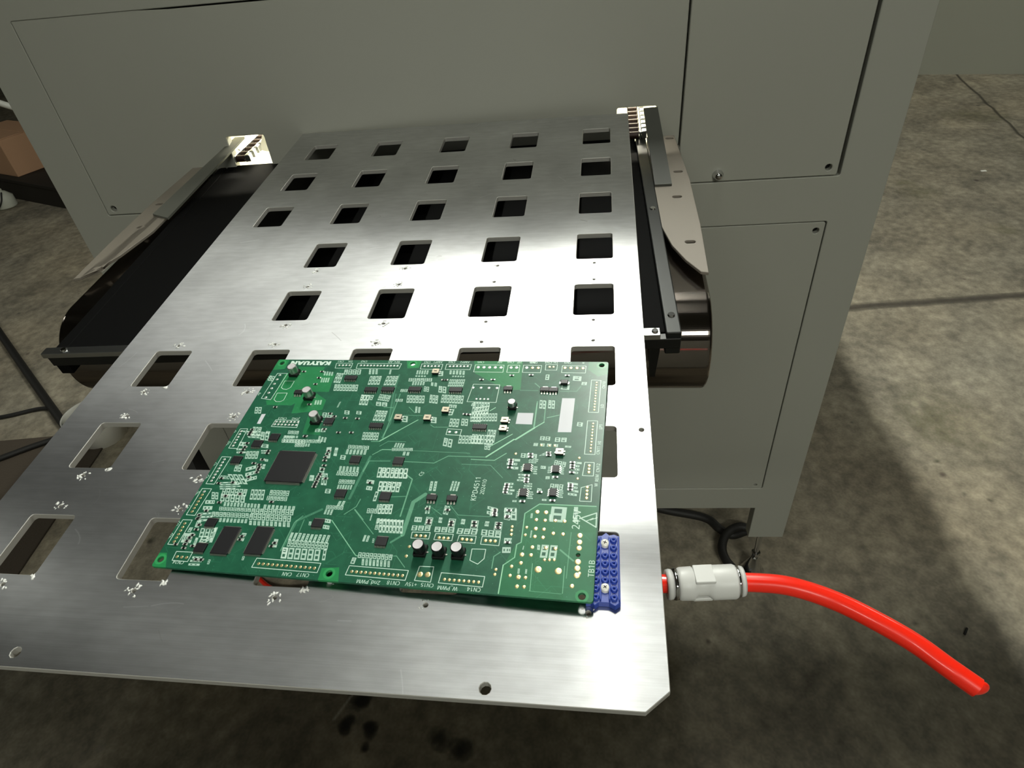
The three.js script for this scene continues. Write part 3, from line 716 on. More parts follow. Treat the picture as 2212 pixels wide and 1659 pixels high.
cluster(188,118.9,195.6,119.1,188.9,126.1,2,1);
cluster(180.6,119.7,185.5,119.7,180.9,124.6,1,1);
cluster(224.9,115.8,228.6,115.6,225.3,131,1,2);
cluster(83,78.6,97.1,78.9,83.5,81.5,6,1);
cluster(83.1,81.9,97,81.7,83.6,86.2,6,0);
cluster(113,75.4,119.5,75.7,112.8,79.3,4,0);
cluster(111.9,79.8,125.3,79.2,112.4,82.1,7,1);
cluster(119.9,82.2,124.7,82.2,120.1,85.4,2,0);
cluster(83.3,95.1,96.6,95.3,84,98.8,6,0);
cluster(83.3,98.8,97.2,98.9,83.5,102.1,6,1);
cluster(86.7,105.1,96.9,105,87.1,108.1,6,1);
cluster(87.3,108.7,96.8,108.5,87.6,112.2,6,0);
cluster(85.8,123.3,96.4,123.4,86.1,125.9,6,1);
cluster(86.1,125.9,91.6,126.3,86.2,129.6,3,0);
cluster(92.2,119.9,96.9,120,91.9,123.7,2,0);
cluster(110.1,95.4,127.4,95.3,110.1,99.5,8,0);
cluster(110.1,99.5,127.8,99.3,110.6,102.2,8,1);
cluster(111.8,104.9,125.8,104.9,112.1,108,6,1);
cluster(112.4,108,125.4,108.1,112.6,111.7,6,0);
cluster(115.5,120.7,125.5,120.5,115.9,124,6,0);
cluster(110.7,124,125.5,123.7,111.2,127.2,7,1);
cluster(103.8,104.2,109.4,104.7,104.8,113.1,2,2);
cluster(118.8,129.9,134.6,129.9,119.2,133.1,8,0);
cluster(71.5,101.1,74.4,101.4,72.4,112.7,1,2);
cluster(74.3,101,78.2,101.2,76.7,109.7,2,1);
cluster(67,103,70.2,103,68.7,109.7,1,2);
cluster(74.4,81,77.8,81.3,76.4,91.7,1,2);
cluster(68.7,81.3,73.9,80.6,72.2,95.7,1,2);
cluster(70.8,96.6,74.9,97.2,71.9,100.3,1,1);
cluster(80.9,86.8,85,87,81.5,90.2,1,1);
cluster(80.8,112.2,84.9,112.3,81.3,115.3,1,1);
cluster(111.8,112.3,114.1,112.2,112.1,119.1,1,1);
cluster(21.5,125.1,45.5,125.1,22.4,128.1,11,0);
cluster(47.4,125.4,67.9,125.2,48.1,128.3,8,0);
cluster(20.2,128.6,40.9,128.4,21.2,131.2,9,1);
cluster(41.2,128.4,67.7,127.8,42.3,132.1,10,1);
cluster(17.5,132.2,41.1,131.8,19,135.5,10,1);
cluster(41.6,132.1,67.8,131.9,42.9,136.1,10,1);
cluster(22.1,136,42.7,135.7,22.9,138.9,9,0);
cluster(43.4,136.4,69.3,136.1,44.7,139.6,10,0);
cluster(16.9,86.7,25.8,86.3,18.5,92.8,4,1);
cluster(46.7,115,59.4,115,47.5,118.8,6,1);
cluster(46.6,119.3,59.9,119.3,47.3,122.3,6,1);
cluster(34.4,115.3,43.6,115.1,36.6,122.6,4,1);
cluster(15.7,115.6,32.3,115.4,17,120.7,6,1);
cluster(16.4,119.5,33,119.7,18.5,124.9,5,1);
cluster(9.8,118.7,14.6,118.8,12.2,123.7,2,1);
cluster(7.8,106.2,16.5,106.5,8.6,109,3,2);
cluster(13.1,105.1,23.4,104.9,20.5,112.1,3,1);
cluster(14.7,97.3,19.7,97.5,16,102.8,2,1);
cluster(22.4,99.9,30.8,96.5,27.8,112.1,3,2);
cluster(32.6,96.4,35.4,96.3,33.9,102.3,1,2);
cluster(9.1,111.5,25.7,110.1,11.6,117.4,4,2);
cluster(7.7,124.8,15.7,124.3,10.5,133,2,2);
cluster(7.8,133.9,19.8,132.4,10.8,140.4,3,2);
cluster(8.7,84.9,15.8,84.5,10.8,89.7,2,2);
cluster(26.2,85.4,33.2,85.1,27.5,88.9,2,2);
cluster(8,79,15.9,80,8.8,84.4,1,2);
cluster(4.9,69.7,17.7,70.2,13,76.4,3,2);
cluster(19.2,70.1,25.8,70.8,21.7,77,2,1);
cluster(24,80.1,30.4,80.7,25.1,83.2,1,1);
cluster(36.6,72.7,43.8,72.4,37.1,75.4,4,0);
cluster(36.4,75.5,52.7,75.7,37.4,78.6,8,1);
cluster(47.2,78.6,53.8,78.4,47.8,81.8,4,1);
cluster(28.9,91.9,35.8,92.4,29.5,94,2,0);
cluster(7.5,147.2,11.8,147.3,9,157,1,2);
cluster(10.8,146.9,14.5,146.7,12.8,157.5,1,2);
cluster(16.6,149.6,18.8,149.8,18,158,1,2);
cluster(16.5,143.4,26.4,142.7,18.2,149.4,3,1);
cluster(19.8,148.5,25.3,148.5,20.1,152.8,1,1);
cluster(24.5,142.4,27,142.3,26.9,158.1,1,2);
cluster(10.6,138.4,15.1,138.6,11.9,146,1,2);
cluster(9.2,143.5,11.7,143.3,9.3,146.6,1,1);
cluster(19.9,161.2,29.2,160.8,21.5,167.5,3,2);
cluster(42.9,144.7,46.3,144.8,43.3,151,2,2);
cluster(63.4,147,67.1,147.2,65.1,155.2,1,2);
cluster(71.4,151.5,76,151.1,72.9,158.3,1,0);
cluster(31.7,162.3,33.2,162.2,32.2,165.1,1,1);
cluster(50.5,158.8,52,158.7,50.9,161.2,1,1);
cluster(24.7,149,28,149.6,20.7,152.3,1,1);
cluster(72.1,142.2,96.2,142.5,72.2,147.4,10,0);
cluster(72.4,147,96.5,147.2,73.1,151.2,12,1);
cluster(71.1,151.8,93.9,151.6,72.7,158.5,6,1);
cluster(94.8,151.2,96.9,151,96.3,157.8,1,1);
cluster(118.3,130.1,134,130.3,118.8,133.8,8,0);
cluster(118.9,134.1,134.5,134.3,119.2,137.3,8,1);
cluster(115,151.5,134.3,151.5,115.4,154.8,9,1);
cluster(118,155,134.2,154.9,119,159,8,0);
cluster(112.6,154.7,115.4,154.8,112.5,158.4,1,1);
cluster(87.7,132.2,92.4,132.7,89.4,140.2,2,2);
cluster(79.6,134.8,81.3,134.7,80.2,137.2,1,1);
cluster(114.6,140.8,118.6,140.9,114.6,145.1,2,0);
cluster(119.9,142.8,121.1,142.7,120.4,145.4,1,1);
cluster(114.2,127.5,115.2,127.5,114.5,132,1,0);
cluster(139.3,127.7,144.3,127.7,139.8,132.9,1,2);
cluster(146.1,127.2,150.5,127.6,146.2,132.5,1,3);
cluster(153.1,127.1,155.9,127.3,153.6,132.6,1,2);
cluster(159,127.4,163.3,127.5,159.1,132.9,1,3);
cluster(165.7,127.3,168.8,127.5,165.9,132.5,1,2);
cluster(171.5,127.6,176,127.7,171.7,133.1,1,3);
cluster(178.8,127.8,182.1,127.9,178.8,132.9,1,2);
cluster(184.4,127.8,189.1,127.8,184.5,133.2,1,3);
cluster(139.6,133.2,150.6,132.8,139.8,136.3,3,1);
cluster(152.5,133.1,163.9,132.9,152.7,136.4,3,1);
cluster(165.2,133.2,176.8,133.1,165,136.6,3,1);
cluster(178.2,133,189.5,133.5,178.4,136.6,3,1);
cluster(177.2,117.8,185.4,119.4,177.8,124.1,2,2);
cluster(188.2,118.5,195.4,118.4,188.1,121.3,1,3);
cluster(189.4,121.9,193,122.4,188.9,126.1,1,3);
cluster(190.1,137.4,195.8,137,191.1,148.2,2,2);
cluster(144.1,119.9,147.2,119.7,144.7,125.6,2,0);
cluster(154.7,119.2,157.9,119.7,154.8,124.9,2,1);
cluster(142.4,103.1,147.3,103.2,143,110.3,2,0);
cluster(155.2,102.3,160.4,102.4,154.9,109.6,3,0);
cluster(202.9,121.1,204.6,120.9,203,124.5,1,0);
cluster(212.8,121.1,214.6,121,213,125.2,1,0);
cluster(204.3,131.8,205.4,131.7,204.3,136.4,1,0);
cluster(208.7,139.9,211,140.1,208.9,143.1,1,0);
cluster(211,139.8,219.9,139.7,210.8,147.3,2,1);
cluster(213.5,116.2,223.4,116.3,213.3,125.8,1,1);
cluster(201.6,141.1,202.4,141.1,201.4,143.6,1,0);
cluster(200.7,154.1,202.3,154.1,200.8,157.1,1,0);
cluster(204.5,154.1,205.9,154.2,204.6,156.8,1,0);
cluster(108,94.9,126.9,94.8,109.1,102.5,7,1);
cluster(111.9,105.2,125.3,105.2,112.8,112.1,5,1);
cluster(116.9,120.8,125.2,120.3,117.7,127.3,4,1);
cluster(120.1,130.7,133.9,130.5,122.1,138.9,7,1);
word(26.7,3.5,6.6,180,"KAIYUAN");
word(169.8,106.9,4.2,-90,"KPD4511");
word(174,105.5,3.2,-90,"202410");
word(135.2,98.1,3,-60,"C5");
word(89.3,167.3,2.9,180,"CN17");
word(80.3,167.5,2.9,180,"CAN");
word(139,167.7,2.9,180,"CN18");
word(125.7,168.2,2.9,180,"2nd_PWM");
word(156.7,167.4,2.8,180,"CN15");
word(148.4,167.6,2.8,180,"+15V");
word(180.7,167.7,2.9,180,"CN14");
word(167.3,168.1,2.9,180,"W_PWM");
word(67.2,1.1,2.6,180,"CN2");
word(49.3,1.3,2.6,180,"CN1");
word(56.8,1.2,2.6,180,"DA");
word(89.8,1.3,2.6,180,"REV_AD");
word(114.2,1.3,2.6,180,"CN3");
word(121.9,1.2,2.6,180,"AMP1");
word(131.9,1.1,2.6,180,"CN4");
word(141.2,1,2.6,180,"AMP2");
word(152.4,0.9,2.6,180,"CN5");
word(165.8,0.9,2.6,180,"HV");
word(173.2,0.7,2.6,180,"CN6");
word(179.2,0.8,2.6,180,"HP");
word(189.3,1,2.6,180,"CN7");
word(199,0.7,2.6,180,"CN8");
word(204,0.7,2.6,180,"TH");
word(212,0.6,2.6,180,"CN9");
word(222.3,0.6,2.6,180,"R");
word(237.1,21.9,2.6,-90,"CN10");
word(237,40.5,2.6,-90,"LO");
word(237,57.7,2.6,-90,"LP1");
word(236.9,70.3,2.6,-90,"HI");
word(236.6,75.9,2.6,-90,"CN11");
word(237.1,88.7,2.6,-90,"CN12");
word(236.9,95.9,2.6,-90,"REM");
word(236.7,100.6,2.6,-90,"W");
word(227.4,123.5,5.5,-90,"245V");
word(236.8,151.3,4,-90,"TB1B");
word(-0.1,151,2.6,-62,"CN20");
word(-0.1,143.2,2.6,-62,"BOOT");
word(14.8,165.8,2.8,180,"CN24");
word(-0.1,131.3,2.4,-62,"CN21");
word(0.3,120.9,2.4,-62,"JTAG");
word(0,109.1,2.4,-62,"CN22");
word(0.7,98,2.4,-62,"IO");
word(0.4,82,2.4,-62,"CN25");
word(0.3,71.3,2.4,-62,"AD");
word(1.1,19.5,2.6,-62,"CN");
word(1.3,36,2.6,-62,"26");
word(28.8,57.7,2.6,180,"CN23");
word(38.2,57.6,2.6,180,"JTAG");
warn(229.5,122.6,237.6,118.8,237.8,127.6);
whitebox(185,47.9,194.9,47.8,195.2,57.4,185,57.3);
whitebox(211.4,34.4,219.5,34.3,219.5,62.8,211.4,63);
whitebox(12.1,54.8,15,54.4,15.3,63.5,12.7,63.4);
chipPart(25.5,13);
chipPart(39.4,12.8);
chipPart(39.6,19.2);
chipPart(39.5,25.6);
chipPart(19.3,48.3);
chipPart(42.9,45.1);
chipPart(61.1,52.9);
chipPart(64.9,55.3);
chipPart(72.9,56.5);
chipPart(81.4,56.7);
chipPart(72.8,69);
chipPart(81.4,68.7);
chipPart(62.2,66.6);
chipPart(51.4,73.1);
chipPart(12.3,68.8);
chipPart(12.5,71.1);
chipPart(14.3,80.4);
chipPart(14.4,83.6);
chipPart(14.2,85.8);
chipPart(14.1,88.3);
chipPart(31.9,85.9);
chipPart(31.9,87.9);
chipPart(31.1,93);
chipPart(26.8,96.2);
chipPart(30.9,97.1);
chipPart(31.9,99);
chipPart(31.9,100.8);
chipPart(32.1,102.9);
chipPart(28.5,106.6);
chipPart(11.1,108.6);
chipPart(11.2,112.3);
chipPart(20.2,111.2);
chipPart(20.5,121.1);
chipPart(29,119.1);
chipPart(18.9,125.9);
chipPart(51.4,123.5);
chipPart(10.9,135.2);
chipPart(11.2,137.6);
chipPart(13.7,132);
chipPart(12.1,71.2);
chipPart(12.3,73.1);
chipPart(72.1,84.1);
chipPart(72.1,86.7);
chipPart(72,89.3);
chipPart(72.3,91.8);
chipPart(73.4,95.5);
chipPart(73.4,98.4);
chipPart(73.5,102.1);
chipPart(73.3,104);
chipPart(73.2,105.8);
chipPart(73.3,107.8);
chipPart(73.2,109.6);
chipPart(73.2,111.4);
chipPart(78.2,105.1);
chipPart(106.6,106.7);
chipPart(51.6,72.9);
chipPart(197.5,80.8);
chipPart(207.8,79.3);
chipPart(208.1,81.3);
chipPart(197.8,82.8);
chipPart(186.7,85.6);
chipPart(186.8,87.4);
chipPart(186.8,91.4);
chipPart(197.4,96.5);
chipPart(197.6,99);
chipPart(197.6,100.8);
chipPart(187.1,103.3);
chipPart(187.1,105);
chipPart(186.9,106.7);
chipPart(186.9,108.7);
chipPart(197.4,114.1);
chipPart(213.6,112.6);
chipPart(213.6,96.7);
chipPart(206,107.4);
chipPart(222.2,85.8);
chipPart(222.4,87.8);
chipPart(222.4,89.7);
chipPart(222.4,93);
chipPart(222.5,101.3);
chipPart(222.5,102.8);
chipPart(222.5,104.8);
chipPart(183.4,121.2);
chipPart(183.6,124);
chipPart(191,120.4);
chipPart(190.5,124.6);
chipPart(186.8,128.9);
chipPart(186.9,131.6);
chipPart(176.1,14.5);
chipPart(189,13.8);
chipPart(156.4,18.9);
chipPart(164.1,18.8);
chipPart(212.8,14);
chipPart(197.4,80.8);
chipPart(197.7,83);
chipPart(207.8,79.5);
chipPart(208,81.3);
chipPart(186.7,85.8);
chipPart(186.8,89);
chipPart(130.3,19.7);
chipPart(132,19.7);
chipPart(151.7,50.5);
chipPart(153.9,50.7);
chipPart(7.1,154.8);
chipPart(14.1,148.3);
chipPart(13.2,150.1);
chipPart(12.8,152.3);
chipPart(12.8,154.4);
chipPart(13.3,156.7);
chipPart(20.8,155.1);
chipPart(18,155.1);
chipPart(24.6,162.9);
chipPart(27.7,162.8);
chipPart(44.3,147);
chipPart(44.1,149.1);
chipPart(65.5,149.7);
chipPart(64.5,151.8);
chipPart(11.5,137.3);
chipPart(14.4,141.6);
chipPart(14.4,144.7);
chipPart(148.3,129.5);
chipPart(148.4,131.1);
chipPart(160.9,129.7);
chipPart(161,131.6);
chipPart(173.4,129.1);
chipPart(173.7,131.2);
chipPart(186.8,129.3);
chipPart(186.5,131.3);
chipPart(190.7,124.2);
chipPart(183.2,120.5);
chipPart(183.3,122.6);
chipPart(193.2,140);
chipPart(145.5,122.2);
chipPart(157,122.2);
{
  const boardMap = canvasTexture(2048, Math.round(BD * PXMM), (g, W, H) => {
    const img = g.createImageData(W, H), d = img.data;
    for (let y = 0, i = 0; y < H; y++) for (let x = 0; x < W; x++, i += 4) {
      const n = fbm(x / 60, y / 60, 2, 3), m = 4 * (rnd() - 0.5), warm = fbm(x / 420, y / 420, 8, 2);
      d[i] = clamp8(30 + 10 * n + m + 4 * warm); d[i + 1] = clamp8(90 + 16 * n + m); d[i + 2] = clamp8(66 + 12 * n + m); d[i + 3] = 255;
    }
    g.putImageData(img, 0, 0);
    g.scale(PXMM, PXMM); g.lineJoin = g.lineCap = 'round';
    const path = (c) => { g.beginPath(); for (let i = 0; i < c.length; i += 2) i ? g.lineTo(c[i], c[i + 1]) : g.moveTo(c[i], c[i + 1]); };
    for (const [a, ...c] of ink.pour) { path(c); g.closePath(); g.fillStyle = a < 0 ? `rgba(120,150,140,${-a})` : `rgba(44,158,84,${0.62 * a})`; g.fill(); }
    // fine copper tracks just showing through the mask
    for (let k = 0; k < 240; k++) {
      let u = BW * rnd(), v = BD * rnd(); g.strokeStyle = `rgba(90,170,130,${0.1 + 0.14 * rnd()})`; g.lineWidth = 0.2 + 0.2 * rnd(); g.beginPath(); g.moveTo(u, v);
      for (let s = 0; s < 4; s++) { const a = Math.floor(rnd() * 8) * Math.PI / 4, l = 2 + 9 * rnd(); u += l * Math.cos(a); v += l * Math.sin(a); g.lineTo(u, v); } g.stroke();
    }
    for (let k = 0; k < 700; k++) { g.fillStyle = `rgba(120,190,150,${0.2 + 0.3 * rnd()})`; g.beginPath(); g.arc(BW * rnd(), BD * rnd(), 0.22, 0, 7); g.fill(); }
    for (const [w, a, ...c] of ink.trace) { path(c); g.strokeStyle = `rgba(160,215,180,${a})`; g.lineWidth = w; g.stroke(); }
    for (const [kind, c] of ink.silk) {
      if (kind === 'line') { path(c); g.closePath(); g.strokeStyle = silkColor + '.95)'; g.lineWidth = 0.42; g.stroke(); }
      if (kind === 'fill') { path(c); g.closePath(); g.fillStyle = 'rgba(206,208,214,1)'; g.fill(); }
      if (kind === 'warn') {
        path(c); g.closePath(); g.strokeStyle = silkColor + '.85)'; g.lineWidth = 0.7; g.stroke();
        const cx = (c[0] + c[2] + c[4]) / 3, cy = (c[1] + c[3] + c[5]) / 3; g.lineWidth = 0.5; g.beginPath(); g.moveTo(cx + 3, cy - 1.2); g.lineTo(cx - 0.4, cy + 0.4); g.lineTo(cx + 1, cy - 0.8); g.lineTo(cx - 2.4, cy + 1.2); g.stroke();
      }
      if (kind === 'word') { const [u, v, s, r, t] = c; g.save(); g.translate(u, v); g.rotate(r * Math.PI / 180); g.font = `${s > 6 ? 'bold ' : ''}${s}px sans-serif`; g.textAlign = 'center'; g.textBaseline = 'middle'; g.fillStyle = silkColor + '.97)'; if (s > 6) { g.scale(1.1, 0.8); g.strokeStyle = silkColor + '1)'; g.lineWidth = 0.5; g.strokeText(t, 0, 0); } g.fillText(t, 0, 0); g.restore(); }
      if (kind === 'cluster') {
        const [ax, ay, bx, by, cx, cy, n, k] = c, ux = (bx - ax), uy = (by - ay), wx = cx - ax, wy = cy - ay;
        g.save(); g.transform(ux, uy, wx, wy, ax, ay);
        const wu = Math.hypot(ux, uy), wv = Math.hypot(wx, wy), pill = (x, y, w, h, al) => { g.fillStyle = silkColor + al + ')'; const r = 0.35; g.fillRect(x, y, w, h); };
        const dot = (x, y, w, h, al = 0.85) => { g.fillStyle = `rgba(26,80,58,${al})`; g.fillRect(x, y, w, h); };
        if (k === 2) for (let i = 0; i < n; i++) { const y = i / n, h = 0.62 / n, x0 = 0.18 * rnd(); pill(x0, y, 0.95 - x0 - 0.2 * rnd(), h, 0.82); dot(x0 + 0.12, y + h * 0.3, 0.12, h * 0.4); dot(x0 + 0.42, y + h * 0.3, 0.1, h * 0.4); if (rnd() < 0.5) dot(x0 + 0.62, y + h * 0.3, 0.08, h * 0.4); }
        else for (let i = 0; i < n; i++) {
          const x = i / n, w = 0.66 / n, q = 0.08 * rnd();
          if (k === 0) { pill(x, q, w, 0.96 - q, 0.78); for (const yy of [0.2, 0.45, 0.68]) if (rnd() < 0.75) dot(x + w * 0.3, yy, w * 0.4, 0.09, 0.6); }
          if (k === 1) { pill(x, 0, w * 1.28, 1, 0.82); dot(x + w * 0.28, 0.14, w * 0.62, 0.28); dot(x + w * 0.28, 0.58, w * 0.62, 0.26); if (rnd() < 0.35) pill(x + w * 0.3, 0.2, w * 0.5, 0.14, 0.9); }
          if (k === 3) { pill(x, 0, w * 1.4, 1, 0.75); dot(x + w * 0.25, 0.1, w * 0.95, 0.8, 0.9); pill(x + w * 0.4, 0.16, w * 0.6, 0.14, 0.95); pill(x + w * 0.4, 0.7, w * 0.6, 0.14, 0.95); }
        }
        g.restore();
      }
    }
    for (const [u, v, r] of boardHoles) if (!r) { g.strokeStyle = 'rgba(70,175,105,.5)'; g.lineWidth = 1.2; g.beginPath(); g.arc(u, v, 2.6, 0, 7); g.stroke(); }
  });
  const s = roundRect(BW / 2 * mm, -BD / 2 * mm, BW * mm, BD * mm, 1.6 * mm, THREE.Shape);
  for (const [u, v, r = 1.75] of boardHoles) s.holes.push(disc(u * mm, -v * mm, r * mm));
  const g = slab(s, 1.6 * mm, 0.1 * mm, 10), p = g.attributes.position, uv = g.attributes.uv;
  for (let i = 0; i < p.count; i++) uv.setXY(i, p.getX(i) / (BW * mm), 1 - p.getZ(i) / (BD * mm));
  mesh('board', g, std(0xffffff, 0.45, 0, { map: boardMap, clearcoat: 0.12, clearcoatRoughness: 0.2, specularIntensity: 0.6 }), board);
  const gold = [], silver = [], donut = (r0, r = r0 * 1.08) => new THREE.LatheGeometry([V2(r * mm, 0.02 * mm), V2(0.86 * r * mm, 0.13 * mm), V2(0.45 * r * mm, 0.2 * mm), V2(0.22 * r * mm, 0.17 * mm), V2(0, 0.16 * mm)].reverse(), 14);
  for (const [u, v, r] of padList) (u > 185 || v > 120 ? gold : silver).push(donut(r).translate(u * mm, 0, v * mm));
  const a = mesh('gold_pads', merge(gold), goldMat, board), b = mesh('tinned_pads', merge(silver), padSilver, board); a.userData.kind = b.userData.kind = 'stuff';
}

// ---------- the blue block under the board's edge ----------
{
  const o = onSlope(thing('blue_block', 'blue perforated plastic block with two cross-head screws beside the circuit board', 'plastic block'));
  const blue = std(0x2a46a8, 0.4, 0, { clearcoat: 0.3, clearcoatRoughness: 0.3 }), X0 = -0.0012, X1 = 0.0152, Z0 = 0.5762, Z1 = 0.6125, hB = 0.0042;
  const s = new THREE.Shape(); s.moveTo(X0, -Z0); s.lineTo(X0, -Z1 - 0.0003); s.lineTo(X0 + 0.0022, -Z1); s.lineTo(X0 + 0.0042, -Z1 - 0.0016); s.lineTo(X0 + 0.0062, -Z1); s.lineTo(X1 - 0.0055, -Z1); s.lineTo(X1 - 0.0025, -Z1 - 0.0016); s.lineTo(X1, -Z1 + 0.0004); s.lineTo(X1, -Z0 + 0.0004); s.lineTo(X1 - 0.0028, -Z0 + 0.0014); s.lineTo(X1 - 0.005, -Z0 + 0.0008); s.lineTo(X1 - 0.0068, -Z0 + 0.0024); s.lineTo(X1 - 0.0088, -Z0 + 0.0006); s.closePath();
  const body = mesh('body', slab(s, hB, 0.0003).translate(0, hB, 0), blue, o);
  const cols = [0.0035, 0.0079, 0.0122], ring = new THREE.LatheGeometry([V2(0.0005, 0), V2(0.0005, 0.0011), V2(0.0011, 0.0014), V2(0.0016, 0.001), V2(0.0018, 0)], 20);
  cols.forEach((x, c) => { for (let i = 0; i < 8; i++) { const z = Z0 + 0.0024 + i * 0.0045; if (c === 1 && (i === 1 || i === 7 || i === 0)) continue; const m = mesh('cup', ring, blue, body); m.position.set(x, hB, z); } });
  for (const x of [0.0057, 0.01005, 0.0146]) mesh('ridge', rbox(x - 0.00045, x + 0.00045, hB - 0.0003, hB + 0.0016, Z0 + 0.001, Z1 - 0.001, 0.0004), blue, body);
  for (const z of [0.5808, 0.6053]) {
    const h = mesh('screw', new THREE.LatheGeometry([V2(0, 0.0021), V2(0.0016, 0.0019), V2(0.0023, 0.0012), V2(0.0024, 0)], 24), std(0xf6f4ea, 0.35, 0.15), o); h.position.set(0.0079, hB, z);
    mesh('cross_recess', merge([box(-0.0009, 0.0009, 0.00195, 0.00212, -0.00022, 0.00022), box(-0.00022, 0.00022, 0.00195, 0.00212, -0.0009, 0.0009)]).rotateY(z * 40), std(0x2a2a28, 0.6), h);
  }
}

// ---------- air hose and its fitting ----------
const P = (x, y, z) => [x, YP + y, z];
{
  const red = std(0xff2a14, 0.28, 0, { clearcoat: 0.5, clearcoatRoughness: 0.12 });
  const o = thing('air_hose', 'red plastic air hose curving out from the right of the plate', 'hose');
  const pts = [P(0.052, -0.085, 0.5744), P(0.0771, -0.083, 0.578), P(0.0989, -0.0845, 0.5855), P(0.1171, -0.086, 0.5966), P(0.132, -0.0885, 0.607), P(0.1425, -0.0905, 0.6172), P(0.1525, -0.093, 0.6255)];
  const r = 0.005; mesh('hose_wall', tube(pts, r, 90, 24), red, o);
  const end = new THREE.SphereGeometry(r, 20, 12).scale(1, 1, 0.5).translate(...pts[6]); mesh('hose_end', end, red, o);
  const o2 = thing('air_hose', 'red plastic air hose under the plate running down to the floor', 'hose');
  mesh('hose_wall', tube([P(0.02, -0.085, 0.5764), P(-0.02, -0.09, 0.57), P(-0.1, -0.15, 0.5), P(-0.3, -0.5, 0.3), P(-0.5, -0.82, 0.12), P(-0.74, -0.955, 0.0), P(-0.95, -0.958, -0.25), P(-1.04, -0.958, -0.44), P(-1.09, -0.958, -0.52), P(-1.13, -0.958, -0.62), P(-1.08, -0.958, -0.8)], r, 140, 14), red, o2);
  const f = thing('hose_fitting', 'white push-in hose coupling joining the red hose beside the plate edge', 'hose fitting');
  f.position.set(0.0166, YP - 0.0852, 0.5763); f.quaternion.setFromUnitVectors(new THREE.Vector3(1, 0, 0), new THREE.Vector3(0.0387, 0.0002, -0.0022).normalize());
  const white = std(0xd3d3d0, 0.42), L = 0.0392;
  const prof = [[0.0035, 0.0078], [0.0055, 0.0088], [0.0118, 0.009], [0.0138, 0.0070], [0.0200, 0.0070], [0.0225, 0.0092], [0.034, 0.0092], [0.0352, 0.0086]].map(([x, r0]) => V2(r0, x));
  const body = new THREE.LatheGeometry([V2(0.0052, 0.0035), ...prof, V2(0.0052, 0.0352)], 40).rotateZ(-Math.PI / 2);
  mesh('body', body, white, f);
for (const a of [Math.PI / 2, -Math.PI / 2]) mesh('grip_rib', rbox(0.0122, 0.0228, -0.0056, 0.0056, -0.0012, 0.0012, 0.0006).translate(0, 0, 0.0078).rotateX(a), white, f);
  for (const [x0, x1] of [[0.0012, 0.0042], [0.0348, 0.0368]]) mesh('metal_collar', new THREE.LatheGeometry([V2(0.0055, x0), V2(0.0082, x0), V2(0.0086, (x0 + x1) / 2), V2(0.0082, x1), V2(0.0055, x1)], 32).rotateZ(-Math.PI / 2), chrome, f);
  for (const [x0, x1] of [[-0.002, 0.0014], [0.0366, L]]) mesh('release_ring', new THREE.LatheGeometry([V2(0.005, x0), V2(0.0078, x0), V2(0.0082, (x0 + x1) / 2), V2(0.0078, x1), V2(0.005, x1)], 32).rotateZ(-Math.PI / 2), white, f);
}

